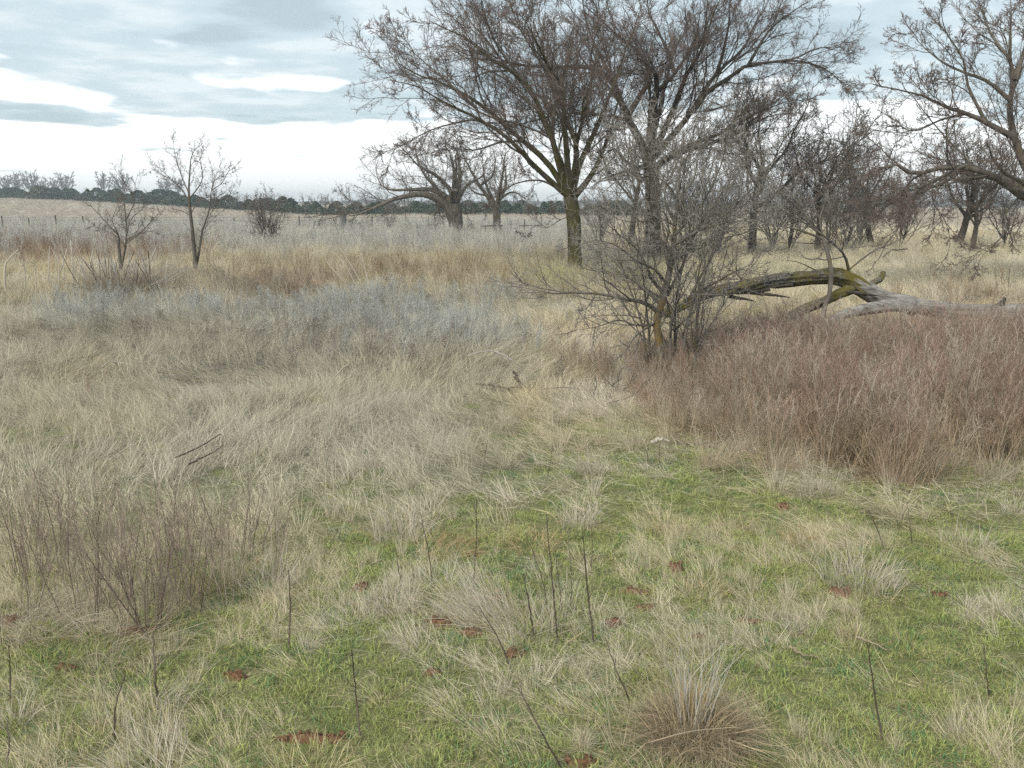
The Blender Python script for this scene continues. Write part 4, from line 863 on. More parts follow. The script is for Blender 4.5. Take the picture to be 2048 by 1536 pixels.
def treeline():
    rng = np.random.default_rng(301)
    cm = [cedar_mesh(rng) for _ in range(6)]; tm = mesh_of('trunk', [tubes(np.array([[[0, 0, -0.05], [0, 0, 0.1], [0, 0, 0.4], [0, 0, 0.8]]]), np.array([[0.03, 0.028, 0.02, 0.006]]), 6)])
    tm.materials.append(M['bark_dark'])
    cb = [m.copy() for m in cm]
    for m in cm: m.materials.append(M['cedar'])
    for m in cb: m.materials.append(M['cedar_brown'])
    fz = [fuzzy_tree_mesh(rng, 0.035) for _ in range(5)] + [fuzzy_tree_mesh(rng, 0.075, 9, (6, 5, 4)) for _ in range(4)]
    for a, b in fz: a.materials.append(M['bark']); b.materials.append(M['far_twig'])
    def put(kind, x, y, h, w_, label, group):
        i = int(rng.integers(0, 6)) if kind != 'bare' else int(rng.integers(0, 5)) if h < 8 else int(rng.integers(5, 9)); b = rooted(x, y)
        root = thing({'cedar': 'cedar_tree', 'bronze': 'cedar_tree', 'bare': 'bare_tree'}[kind], b, label, 'tree', group); root.rotation_euler = (0, 0, rng.uniform(0, 6.28)); root.scale = (w_, w_, h)
        if kind == 'bare': link('trunk', fz[i][0], None, root); link('crown', fz[i][1], None, root)
        else: link('trunk', tm, None, root); link('crown', (cm if kind == 'cedar' else cb)[i], None, root)
    seen = {}
    def place(what, px):
        for lim, w_ in ((20, 'at the left edge of the field'), (170, 'left of the saplings'), (300, 'behind the spreading sapling'), (480, 'behind the slender two stemmed sapling'), (640, 'behind the domed bush'), (760, 'behind the grey stump'),
                        (860, 'left of the squat tree'), (960, 'behind the squat tree'), (1060, 'behind the forked tree'), (1200, 'behind the large mossy trunk'),
                        (1500, 'behind the thorny sapling'), (1720, 'behind the log'), (1880, 'over the road left of the leaning trunk'), (2010, 'over the road behind the leaning trunk'), (9999, 'over the road at the right edge')):
            if px < lim: break
        k = seen.get((what, w_), 0); seen[(what, w_)] = k + 1
        return what + ' ' + w_ + ', ' + ('first second third fourth fifth sixth seventh eighth ninth tenth eleventh twelfth thirteenth fourteenth fifteenth sixteenth seventeenth eighteenth nineteenth twentieth twenty-first twenty-second twenty-third twenty-fourth twenty-fifth twenty-sixth twenty-seventh twenty-eighth'.split()[min(k, 27)]) + ' from left'
    edge = lambda px: np.interp(px, [-300, 0, 300, 600, 750, 1150, 1500, 2400], [268, 262, 228, 168, 150, 146, 140, 120])
    # the cedars: dark ones, some bronze ones, along the far edge of the field
    px = -150
    while px < 1280:
        Y = edge(px) + rng.uniform(-4, 16); h = rng.uniform(1.7, 3.9) * (1.05 if px < 420 else 0.8)
        if px > 620: h *= 0.8
        k = 'bronze' if rng.uniform() < 0.27 else 'cedar'
        lab = place(('bronze green' if k == 'bronze' else 'dark green') + ' cedar', px)
        put(k, (px - 1024) / F * Y, Y, h, h * rng.uniform(1.3, 2.4), lab, ('bronze' if k == 'bronze' else 'dark') + (' cedars of the left field edge' if px < 430 else ' cedars of the middle tree line'))
        px += rng.uniform(6, 13) * (1.0 if px < 430 else 1.3)
    # grey bare trees mixed in along the middle and right
    px = 420
    while px < 2250:
        Y = edge(px) + rng.uniform(-4, 26); h = rng.uniform(2.6, 4.2) * (1.0 if px < 1600 else 1.15)
        lab = place('small grey bare tree', px)
        put('bare', (px - 1024) / F * Y, Y, h, h * rng.uniform(0.9, 1.25), lab, 'grey trees beyond the pasture' if px < 1300 else 'grey trees beyond the gravel road')
        px += rng.uniform(15, 26)
    # tall pale trees far behind the cedars on the left
    for px, h in [(-60, 12), (-20, 13), (8, 12.5), (34, 13), (58, 12), (84, 12.6), (108, 11), (132, 11.5), (152, 12.8), (225, 12), (262, 12.5), (345, 10.5), (372, 11)]:
        Y = 440 + rng.uniform(-15, 15); h = h * rng.uniform(0.98, 1.12)
        put('bare', (px - 1024) / F * Y, Y, h, h * rng.uniform(0.8, 1.05), place('tall pale bare tree', px), 'tall trees behind the cedars')
treeline()

# ------------------------------------------------------------------ fence, stump, old metal things in the pasture
def fence():
    rng = np.random.default_rng(311); pts = []
    me = mesh_of('post', [tubes(np.array([[[0, 0, -0.1], [0.004, 0, 0.3], [0, 0.004, 0.7], [0, 0, 0.98], [0, 0, 1.0]]]), np.array([[0.05, 0.048, 0.045, 0.043, 0.002]]), 8)])
    where = ['at the far left of the field', 'left of the brush pile sapling, second from the picture edge', 'third from the left picture edge', 'left of the spreading sapling', 'between the sapling and the domed bush', 'right of the domed bush', 'between the grey stump and the squat tree', 'behind the squat pasture tree']
    for i, px in enumerate((21, 73, 127, 180, 477, 605, 748, 860)):
        Y = 62 + 0.3 * math.sin(i); p = rooted((px - 1024) / F * Y, Y); pts.append(p)
        o = link('fence_post', me, M['post'], None, p); o.rotation_euler = (rng.normal(0, .03), rng.normal(0, .04), rng.uniform(0, 6)); o.scale = (1, 1, rng.uniform(0.9, 1.1))
        tag(o, 'thin dark fence post ' + where[i], 'fence post', 'posts of the pasture fence')
    for h in (0.45, 0.75, 0.95):
        P = spline([p + np.array([0, 0, h]) for p in [pts[0] + np.array([-8, 0, 0])] + pts], 60)
        o = link('fence_wire', mesh_of('fence_wire', [tubes(P[None], np.full((1, 60), 0.006), 3)]), M['post'])
        tag(o, {0.45: 'lowest', 0.75: 'middle', 0.95: 'top'}[h] + ' wire strung along the pasture fence posts', 'wire', 'wires of the pasture fence')
fence()
def pasture_things():
    rng = np.random.default_rng(312)
    Y = 58; b = rooted(*at(686, 462, Y)[:2]); h = 1.15
    root = thing('tree_stump', b, 'grey upright stump with a dead branch resting across its top', 'stump')
    (v, q), P, rad = trunk_mesh(rng, [b - [0, 0, .1], b + [0, 0, .4], b + [0.02, 0, .8], b + [0.0, 0, h]], 0.21, 0.23, K=20, S=16, flare=0.1)
    link('trunk', mesh_of('trunk', [(v - b, q), (np.vstack([v[-16:], v[-16:].mean(0)]) - b, np.array([[i, (i + 1) % 16, 16] for i in range(16)]))]), M['concrete'], root)
    b2 = b + np.array([0, 0.1, 0]); root = thing('dead_branch', b + np.array([0, 0, h]), 'dead fallen branch with dangling twigs left of the grey stump', 'branch')
    top = b + np.array([0, 0, h])
    LB = [limb_from(np.array([top + [0.3, 0, 0.06], top + [-0.6, 0, 0.08], top + [-1.3, 0.1, 0.02], top + [-2.3, -.1, -0.12]]), 0.06, 0.02, 10), limb_from(np.array([top + [0.1, 0.1, 0.08], top + [-1.0, .2, 0.25], top + [-2.2, .2, 0.2]]), 0.04, 0.012, 10),
          limb_from(np.array([top + [-1.2, 0.1, 0.0], top + [-1.5, 0, -0.4], top + [-1.5, 0, -1.05]]), 0.03, 0.015, 8)]
    build_limbs(rng, root, top, LB, [dict(n=8, ang=(30, 80), ratio=0.3, K=5, S=3, wob=0.2, up=-0.05, rr=0.5, rmin=0.009, ref=2.0), dict(n=4, ang=(30, 70), ratio=0.4, K=3, S=3, wob=0.2, up=0.0, rr=0.6, rmin=0.006)], (M['bark_dark'], M['bark_dark'], M['twig']))
    def bar(a, b_, r): 
        P = np.array([[a, (np.array(a) + b_) / 2, b_]], float); return tubes(P, np.full((1, 3), r), 6)
    for px, py, wd, lab in ((984, 466, 1.25, 'low wooden rail on legs at the foot of the forked tree'), (1063, 472, 1.35, 'low wooden rail on legs left of the large mossy trunk')):
        Y = 50; b = rooted(*at(px, py, Y)[:2]); root = thing('wooden_rail', b, lab, 'rail'); h = 0.62
        link('rail', mesh_of('rail', [bar([-wd / 2, 0, h], [wd / 2, 0, h + 0.04], 0.035)]), M['post'], root)
        for sx in (-0.3, 0.38): link('leg', mesh_of('leg', [bar([sx * wd, 0, -0.05], [sx * wd + 0.02, 0, h + (0.35 if sx < 0 and px > 1000 else 0)], 0.03)]), M['post'], root)
    Y = 50; b = rooted(*at(1030, 474, Y)[:2]); root = thing('metal_hoop', b, 'small bent metal hoop in the weeds between the low rails', 'hoop')
    a = np.linspace(0, math.pi, 14); P = np.stack([0.22 * np.cos(a), 0 * a, 0.18 + 0.36 * np.sin(a)], 1); P = np.vstack([[0.2, 0, -0.05], P, [-0.2, 0, -0.05]])
    link('hoop', mesh_of('hoop', [tubes(P[None], np.full((1, 16), 0.02), 6)]), M['post'], root)
    link('crossbar', mesh_of('crossbar', [bar([-0.21, 0, 0.3], [0.21, 0, 0.3], 0.015)]), M['post'], root)
    Y = 84; b = rooted(*at(1035, 452, Y)[:2]); root = thing('feed_trough', b, 'low rusty trough lying in the distant field', 'trough')
    ring = []
    for xx in (-0.55, -0.5, 0, 0.5, 0.55):
        k = 0.75 if abs(xx) > 0.52 else 1; ring.append([[xx, -0.3 * k, 0.32], [xx, -0.28 * k, 0.12], [xx, -0.12, 0.0], [xx, 0.12, 0.0], [xx, 0.28 * k, 0.12], [xx, 0.3 * k, 0.32]])
    V = np.array(ring).reshape(-1, 3); q = [[i * 6 + j, i * 6 + j + 1, i * 6 + 6 + j + 1, i * 6 + 6 + j] for i in range(4) for j in range(5)] + [[0, 1, 4, 5], [24, 25, 28, 29], [1, 2, 3, 4], [25, 26, 27, 28]]
    link('basin', mesh_of('basin', [(V, np.array(q))], smooth=False), M['rust'], root)
    for sy in (-0.3, 0.3): link('rim', mesh_of('rim', [bar([-0.55, sy, 0.33], [0.55, sy, 0.33], 0.03)]), M['rust'], root)
pasture_things()

# ------------------------------------------------------------------ the fallen tree
def fallen_tree():
    rng = np.random.default_rng(321); Y = 12.0; b = rooted(*at(1800, 655, Y)[:2])
    root = thing('fallen_tree', b, 'fallen tree with mossy arched bark covered log and bare grey trunk', 'fallen tree')
    def logtube(pts, radii, K, S, ridge, sd):
        P = spline([at(p[0], p[1], Y + (p[2] if len(p) > 2 else 0)) for p in pts], K); t = np.linspace(0, 1, K)
        rad = np.interp(t, np.linspace(0, 1, len(radii)), radii); a = np.arange(S) * 2 * np.pi / S; ln = np.linalg.norm(np.diff(P, axis=0), axis=1).sum()
        A = np.cos(a)[None] * 3.4 + (t * ln * 0.9)[:, None]; B = np.sin(a)[None] * 3.4 + (t * ln * 0.5)[:, None]
        n1_ = fbm(A * 1.3, B * 1.3, sd, 3); n2_ = np.abs(fbm(np.cos(a)[None] * 7 + (t * ln * 1.6)[:, None] + 3, np.sin(a)[None] * 7 + (t * ln * 0.8)[:, None], sd + 3, 3) - 0.5) * 2
        d = 1 + ridge * (n1_ - 0.5) * 1.1 + ridge * (n2_ - 0.3) * 1.3
        (v, q) = tubes(P[None], rad[None], S, d[None]); e = len(v)
        v = np.vstack([v, P[0], P[-1]]); cap = np.array([[i, e, (i + 1) % S] for i in range(S)] + [[e - S + i, e - S + (i + 1) % S, e + 1] for i in range(S)])
        return (v - b, [q, cap]), P, rad
    def part(name, mat, *a):
        m, P, rad = logtube(*a); return link(name, mesh_of(name, [m]), mat, root), P, rad
    arch, PA, RA = part('barked_log', M['log_bark'], [(1330, 628, -.5), (1372, 606, -.4), (1405, 590, -.3), (1450, 580, -.2), (1526, 566, -.1), (1602, 557), (1660, 553), (1700, 563), (1730, 580)], [.06, .062, .066, .072, .08, .088, .095, .115, .12], 190, 44, 0.46, 11)
    trunk, PT, RT = part('bare_trunk', M['log_bare'], [(1700, 560, 0.02), (1730, 580), (1765, 597), (1810, 607, -.05), (1860, 616, -.1), (1905, 623, -.1), (1975, 626, -.1), (2060, 627, -.05), (2160, 630)], [.10, .115, .105, .10, .11, .115, .12, .125, .125], 190, 40, 0.34, 21)
    part('bare_fork', M['log_bare'], [(1830, 616, -.1), (1800, 611, -.25), (1742, 617, -.45), (1698, 626, -.6), (1650, 645, -.75)], [.10, .085, .075, .065, .05], 70, 28, 0.26, 31)
    part('mossy_fork', M['log_bark'], [(1712, 572, .0), (1690, 583, -.1), (1666, 594, -.2), (1613, 617, -.35), (1567, 638, -.5), (1535, 655, -.6)], [.07, .066, .06, .058, .052, .045], 70, 28, 0.4, 41)
    part('broken_stub', M['log_bark'], [(1738, 572, .1), (1752, 563, .15), (1762, 557, .2), (1768, 543, .22)], [.05, .045, .04, .028], 20, 14, 0.3, 51)
    part('root_knot', M['bark_dark'], [(1985, 620, -.1), (1998, 612, -.1), (2006, 602, -.1), (2010, 595, -.1)], [.06, .055, .04, .02], 20, 14, 0.35, 61)
    for i, (px, py, l, sg) in enumerate(((1500, 586, .30, 1), (1585, 569, .22, -1), (1455, 593, .2, 1), (1690, 583, .25, 1), (1540, 580, .25, -1), (1745, 605, .2, 1))):
        P = spline([at(px, py, Y - .16), at(px + 40 * sg * l * 3, py + 3, Y - .18), at(px + 90 * sg * l * 3, py + 9, Y - .15)], 8)
        v, q = tubes(P[None] - b, (np.array([.02, .026, .024, .022, .02, .016, .012, .004]))[None], 6, 1 + 0.3 * rng.uniform(-1, 1, (1, 8, 6)))
        link('bark_strip', mesh_of('bark_strip', [(v, q)], smooth=False), M['bark_dark'], root)
    for i in range(26):   # plates of bark standing proud of the log
        k = int(rng.uniform(18, 98)); a = rng.uniform(-0.4, 2.6); T = nrm(PA[min(k + 2, 109)] - PA[k]); nv = nrm(np.array([-T[2] * 0 , -math.cos(a), math.sin(a)])); nv = nrm(nv - T * (nv @ T)); sv = np.cross(T, nv)
        c = PA[k] + nv * RA[k] * 1.02; l, w_ = rng.uniform(.05, .12), rng.uniform(.015, .032); jit = lambda: rng.uniform(-.006, .006)
        top = [c + T * (l * x_ + jit()) + sv * (w_ * y_ + jit()) + nv * 0.012 for x_, y_ in ((-1, -.7), (-.3, -1), (.8, -.8), (1, .2), (.5, 1), (-.7, .9))]; bot = [p - nv * 0.03 for p in top]
        V = np.array(top + bot) - b; sides = np.array([[j, 6 + j, 6 + (j + 1) % 6, (j + 1) % 6] for j in range(6)])
        link('bark_plate', mesh_of('bark_plate', [(V, [np.array([[0, 1, 2, 3, 4, 5]]), sides])], smooth=False), M['log_bark'], root)
    LB = [limb_from(limb3([(1410, 590), (1395, 560), (1390, 540)], Y - .3, 0.1), 0.045, 0.02, 8), limb_from(limb3([(1490, 568), (1470, 545), (1440, 540)], Y - .1, -0.2), 0.012, 0.004, 8), limb_from(limb3([(1640, 545), (1600, 525), (1570, 520)], Y, 0.2), 0.012, 0.004, 8)]
    build_limbs(rng, root, b, LB, [dict(n=4, ang=(30, 70), ratio=0.5, K=5, S=4, wob=0.2, up=0.03, rr=0.5, rmin=0.004, ref=0.6), dict(n=3, ang=(30, 70), ratio=0.5, K=3, S=3, wob=0.2, up=0.0, rr=0.6, rmin=0.003)], (M['log_bark'], M['bark_dark'], M['twig']), 0, 0, 0.03)
fallen_tree()

# ------------------------------------------------------------------ brush, stalks, clumps, sticks and bare soil, one by one
def gpt(px, py):
    r = ray(px, py); t = -H / r[2]; x, y = r[0] * t, r[1] * t; return rooted(x, y)
def own_blades(rng, parts, colr, var=0.75):
    ch, vc = [], []
    for p, c in zip(parts, colr):
        ch.append((p[0], p[1])); c = np.asarray(c); vc.append(c[None] * (1 - var / 2 + var * p[2])[:, None])
    return mesh_of('blades', ch, {'vcol': vc}, smooth=False)
M['cane'] = bark_mat('tan_cane', (0.36, 0.29, 0.20), (0.24, 0.19, 0.13)); M['stalk'] = bark_mat('dark_stalk', (0.13, 0.10, 0.08), (0.07, 0.055, 0.045)); M['stalk_pale'] = bark_mat('pale_stalk', (0.55, 0.50, 0.42), (0.36, 0.32, 0.26)); M['stalk_red'] = bark_mat('reddish_stalk', (0.34, 0.27, 0.22), (0.19, 0.145, 0.12)); M['stick'] = bark_mat('grey_stick', (0.46, 0.43, 0.39), (0.24, 0.22, 0.20))
def clumps():
    rng = np.random.default_rng(401)
    def clump(px, py, h, sp, n, c, label, tilt=(0.25, 0.18), bend=(0.1, 0.7), lean=None, lw=0.0, wd=0.0022):
        h *= 0.80; n = int(n * 1.15); tilt = (tilt[0] + 0.08, tilt[1] + 0.12); bend = (bend[0] - 0.2, bend[1] + 0.5)
        b = gpt(px, py); k = lean is not None
        ps = [blade_set(rng, int(n * 0.72), (h * 0.5, h * 1.08), wd, sp, tilt, bend, 6, lean, lw), blade_set(rng, int(n * 0.28), (h * 0.4, h * 0.9), wd, sp * 1.25, (0.9, 0.3), (0.2, 0.8), 6, lean, lw * 0.8)]
        o = link('grass_clump', own_blades(rng, ps, (c, np.asarray(c) * np.array([0.9, 0.8, 0.62]))), M['veg_own'], None, b); tag(o, label, 'grass clump', 'tufts of dry grass standing out of the meadow')
    GR = (0.57, 0.515, 0.42); ST = (0.55, 0.47, 0.31); TN = (0.48, 0.36, 0.21)
    clump(1720, 1165, 0.27, 0.17, 420, GR, 'large pale grey grass clump right of the reddish soil patch', (0.3, 0.2))
    clump(1600, 1090, 0.16, 0.08, 170, TN, 'rounded brown grass tuft above left of the large grey clump', (0.5, 0.25), (0.3, 1.0))
    clump(800, 1075, 0.30, 0.15, 330, GR, 'pale grey grass clump behind the thin dark stalk pair', (0.22, 0.15))
    clump(895, 905, 0.34, 0.16, 300, GR, 'pale grey clump swept over in the middle of the meadow', (0.5, 0.2), (0.2, 0.7), (0.8, 0.3), 0.6)
    clump(1090, 838, 0.30, 0.2, 320, GR, 'pale combed grass clump below the leaning dark stub', (0.6, 0.2), (0.2, 0.8), (0.8, -0.2), 0.6)
    clump(1185, 945, 0.28, 0.1, 220, GR, 'pale grass clump left of the green gap by the thicket', (0.35, 0.2), lean=(-0.6, 0), lw=0.4)
    clump(975, 1245, 0.42, 0.13, 330, GR, 'long pale grass clump combed leftwards among the dark stalks', (0.75, 0.2), (0.1, 0.5), (-0.85, 0.35), 0.75)
    clump(1060, 1275, 0.34, 0.13, 260, (0.5, 0.44, 0.36), 'tangled grey straw clump at the base of the dark stalks', (0.8, 0.3), (0.2, 0.7), (-0.7, 0.2), 0.5)
    clump(1060, 1100, 0.16, 0.14, 240, TN, 'low tan grass tuft above the dark stalk cluster', (0.6, 0.25), (0.3, 1.0))
    clump(890, 1110, 0.2, 0.15, 260, TN, 'low orange tan grass mat above the combed clump', (1.0, 0.25), (0.0, 0.5), (1, 0), 0.6)
    clump(1340, 1070, 0.2, 0.1, 200, ST, 'small straw tuft in the open centre right of the meadow', (0.35, 0.2))
    clump(1465, 1065, 0.18, 0.1, 220, ST, 'straw tuft left of the rounded brown tuft', (0.4, 0.25))
    clump(1155, 1060, 0.26, 0.1, 220, GR, 'upright pale clump above the low tan tuft', (0.3, 0.2))
    clump(1935, 1095, 0.18, 0.13, 240, GR, 'pale ragged grass tuft near the right edge', (0.4, 0.25))
    clump(2030, 1030, 0.2, 0.08, 150, GR, 'pale grass tuft cut by the right picture edge', (0.3, 0.2))
    clump(540, 1175, 0.26, 0.13, 280, GR, 'pale grass clump right of the reddish stem cluster', (0.35, 0.2), lean=(0.5, 0), lw=0.3)
    clump(80, 1250, 0.38, 0.2, 420, (0.52, 0.46, 0.38), 'long straw clump sweeping down left of the reddish stems', (0.85, 0.25), (0.0, 0.5), (0.9, -0.3), 0.7)
    clump(230, 1300, 0.36, 0.2, 420, (0.5, 0.43, 0.33), 'straw mat folded over below the reddish stems', (0.95, 0.25), (0.0, 0.5), (0.8, -0.4), 0.65)
    clump(330, 1410, 0.18, 0.07, 140, GR, 'small pale tuft at the foot of the tall thin weed', (0.5, 0.2), lean=(0.8, -0.3), lw=0.6)
    clump(440, 1170, 0.22, 0.12, 240, ST, 'straw tuft between reddish stems and green turf', (0.4, 0.25))
    clump(300, 1515, 0.22, 0.12, 240, GR, 'grey combed grass tuft at the bottom left', (0.85, 0.2), (0, 0.4), (-0.7, 0.4), 0.6)
    clump(620, 1530, 0.14, 0.12, 220, (0.58, 0.52, 0.32), 'yellowish straw tuft below the large bare soil patch', (0.5, 0.25))
    clump(30, 1450, 0.16, 0.06, 110, GR, 'small pale tuft at the left picture edge', (0.4, 0.2))
    clump(170, 1490, 0.08, 0.08, 120, ST, 'low straw tuft near the bottom left corner', (0.7, 0.25))
    clump(780, 1225, 0.24, 0.11, 220, (0.52, 0.46, 0.38), 'dull straw tuft left of the long combed clump', (0.45, 0.25), lean=(-0.5, 0), lw=0.4)
    clump(1590, 1260, 0.14, 0.035, 80, GR, 'narrow upright grey tuft left of the curved pale stick', (0.12, 0.1))
    clump(1710, 1270, 0.1, 0.05, 90, ST, 'small straw tuft above the curved pale stick', (0.3, 0.2))
    clump(1400, 1190, 0.14, 0.09, 160, ST, 'straw tuft right of the dark clod', (0.6, 0.25))
    clump(1640, 990, 0.14, 0.12, 200, GR, 'pale tuft in front of the thicket foot', (0.5, 0.25))
    clump(1790, 970, 0.56, 0.11, 260, (0.46, 0.36, 0.27), 'tall reddish grey stem clump standing before the thicket', (0.16, 0.12), (0.0, 0.35))
    clump(1860, 950, 0.34, 0.06, 150, GR, 'pale leaning clump beside the tall clump before the thicket', (0.35, 0.15), (0.0, 0.3), (0.9, 0), 0.6)
    clump(1430, 935, 0.34, 0.12, 300, (0.5, 0.41, 0.29), 'tan clump at the left foot of the thicket', (0.35, 0.2), lean=(0.7, 0), lw=0.4)
    clump(1990, 960, 0.36, 0.12, 260, (0.47, 0.40, 0.31), 'grey tan clump at the right foot of the thicket', (0.25, 0.18))
    clump(1550, 945, 0.34, 0.13, 300, (0.48, 0.38, 0.26), 'tan straw clump beside the long fallen cane', (0.35, 0.2), lean=(0.6, 0), lw=0.4)
    # the big bunch grass at the bottom
    b = gpt(1385, 1492); root = thing('bunch_grass', b, 'large bunchgrass mound with dark tangled base at the bottom right', 'bunchgrass'); root.scale = (0.9, 0.8, 0.95)
    ps = [blade_set(rng, 900, (0.08, 0.26), 0.0028, 0.17, (1.0, 0.5), (-0.3, 2.2), 7, z0=0.03), blade_set(rng, 260, (0.15, 0.34), 0.0028, 0.14, (1.15, 0.25), (0.1, 0.7), 7, (0.9, -0.4), 0.5), blade_set(rng, 260, (0.15, 0.32), 0.0028, 0.15, (1.1, 0.25), (0.1, 0.7), 7, (-0.9, -0.2), 0.5)]
    hump = 0.075
    ps = [(p[0] + np.stack([0 * p[0][:, 0], 0 * p[0][:, 0], hump * np.exp(-(p[0][:, 0] ** 2 + p[0][:, 1] ** 2) / 0.028)], 1), p[1], p[2], p[3]) for p in ps]
    link('thatch', own_blades(rng, ps, ((0.30, 0.235, 0.16), (0.52, 0.42, 0.27), (0.42, 0.35, 0.25)), 1.0), M['veg_own'], root)
    ps = [blade_set(rng, 110, (0.14, 0.34), 0.0034, 0.05, (0.14, 0.1), (0, 0.3), 6, z0=0.06), blade_set(rng, 50, (0.10, 0.2), 0.0035, 0.04, (0.12, 0.1), (0, 0.25), 6, z0=0.08), blade_set(rng, 120, (0.12, 0.28), 0.0028, 0.11, (0.5, 0.25), (0, 0.5), 6, z0=0.06)]
    link('upright_blades', own_blades(rng, ps, ((0.56, 0.53, 0.48), (0.47, 0.33, 0.12), (0.52, 0.43, 0.27)), 0.6), M['veg_own'], root)
    P = np.array([[(rng.uniform(-.09, .09), rng.uniform(-.03, .05), 0.08) for _ in range(4)]])[0]
    for k, p in enumerate(P):
        q_ = spline([p, p + [rng.normal(0, .02), 0, 0.15], p + [rng.normal(0, .08), rng.normal(0, .05), rng.uniform(0.24, 0.4)]], 8)
        link('seed_stalk', mesh_of('seed_stalk', [tubes(q_[None], np.linspace(.0018, .0009, 8)[None], 5)]), M['stalk_pale'], root)
    q_ = spline([[-.18, -.16, .10], [-.05, -.2, .16], [.1, -.19, .17]], 10); link('bent_stalk', mesh_of('bent_stalk', [tubes(q_[None], np.linspace(.0026, .002, 10)[None], 5)]), M['cane'], root)
clumps()
def weed_stalks():
    rng = np.random.default_rng(402)
    def stalk(pts, r, label, mat='stalk', nb=3, blen=0.16, name='weed_stalk', group='single dry weed stalks of the meadow', cat='weed stalk', Y=None, ang=(18, 40)):
        b = gpt(*pts[0]) if Y is None else at(*pts[0], Y)
        P = np.array([b - [0, 0, .01]] + [at(p[0], p[1], b[1] + 0.04 * i * rng.normal(0, 1)) for i, p in enumerate(pts[1:], 1)]); P = spline(P, 12); P[1:-1] += rng.normal(0, 0.0012, (10, 3))
        Rr = np.linspace(r, r * 0.45, 12)[None]; ch = [tubes(P[None] - b, Rr, 6)]
        o = link(name, mesh_of(name, ch), M[mat], None, b); tag(o, label, cat, group)
        if nb:
            C, CR = grow(rng, P[None], Rr, nb, 0.3, 0.97, ang, blen, 5, 0.08, 0.05, 0.6, r * 0.4, 0.4)
            for i in range(len(C)): link('twig', mesh_of('twig', [tubes(C[i:i + 1] - b, CR[i:i + 1], 4)]), M[mat], o)
    S = [([(1190, 1292), (1175, 1180), (1165, 1066)], .0042, 'tallest dark weed stalk, rightmost of the central stalk cluster'),
         ([(1117, 1292), (1105, 1170), (1093, 1030)], .0038, 'long dark weed stalk in the middle of the central stalk cluster'),
         ([(1068, 1282), (1060, 1220), (1047, 1148)], .0036, 'short dark weed stalk, leftmost of the central stalk cluster'),
         ([(1098, 1240), (1085, 1160), (1050, 1065)], .0025, 'thin slanted weed stalk between two taller dark stalks'),
         ([(1125, 1240), (1120, 1180), (1110, 1100)], .0025, 'thin weed stalk just right of the long central stalk'),
         ([(1140, 1215), (1142, 1150), (1135, 1060)], .0022, 'faint thin weed stalk behind the tallest dark stalk'),
         ([(1182, 1150), (1184, 1100), (1183, 1055)], .0022, 'thin weed stalk above right of the tallest dark stalk'),
         ([(865, 1182), (858, 1110), (840, 1024)], .0032, 'dark weed stalk left of the low orange tan mat'),
         ([(945, 1180), (952, 1100), (953, 1000)], .0032, 'dark upright weed stalk right of the low orange tan mat'),
         ([(803, 1170), (798, 1140), (790, 1095)], .0026, 'short dark weed stalk below the pale grey clump'),
         ([(1025, 1346), (995, 1275), (958, 1212)], .0034, 'dark weed stalk leaning left below the central cluster'),
         ([(1262, 1406), (1235, 1345), (1212, 1280)], .0034, 'dark weed stalk leaning left of the big bunchgrass'),
         ([(1125, 1534), (1070, 1440), (1036, 1376)], .0034, 'long thin weed stalk leaning at the bottom centre'),
         ([(722, 1480), (712, 1390), (703, 1300)], .0032, 'thin upright weed stalk right of the large soil patch'),
         ([(577, 1290), (580, 1210), (577, 1140)], .0040, 'stout dark weed stalk standing alone right of the reddish stems'),
         ([(313, 1398), (310, 1340), (306, 1268)], .0042, 'dark branching weed stem below the reddish stem cluster'),
         ([(300, 1275), (235, 1195), (172, 1108)], .0034, 'long dark weed stem slanting left across the reddish stems'),
         ([(228, 1480), (232, 1410), (252, 1345)], .0036, 'branched dark weed stem in the green turf at lower left'),
         ([(15, 1536), (17, 1490), (14, 1448)], .0034, 'short dark weed stem in the bottom left corner'),
         ([(20, 1410), (20, 1350), (18, 1290)], .0026, 'thin weed stem near the left edge above the pale tuft'),
         ([(1765, 1478), (1750, 1390), (1735, 1288)], .0036, 'brown weed stalk standing alone at the lower right'),
         ([(1980, 1396), (1972, 1340), (1968, 1285)], .0030, 'thin weed stalk near the right edge at the lower right'),
         ([(1775, 1110), (1755, 1060), (1738, 1020)], .0030, 'dark weed stalk rising out of the large grey clump'),
         ([(1825, 1090), (1820, 1050), (1815, 1005)], .0026, 'thin dark weed stalk right of the large grey clump'),
         ([(1700, 1145), (1696, 1110), (1690, 1080)], .0026, 'thin stalk inside the large grey clump'),
         ([(1085, 985), (1098, 940), (1105, 890)], .0026, 'thin dark weed stalk left of the green gap'),
         ([(960, 970), (968, 930), (975, 880)], .0030, 'dark bent weed stalk above the swept pale clump'),
         ([(1295, 930), (1295, 905), (1298, 885)], .0026, 'small dark twig standing in the green gap'),
         ([(1320, 935), (1318, 905), (1322, 880)], .0026, 'dark twig standing beside the pale wood piece')]
    for p, r, l in S: stalk(p, r, l)
    # the cluster of reddish stems on the left
    labs = ['centre', 'left of centre', 'right of centre', 'far left', 'rear right', 'rear left', 'front left', 'rear centre']
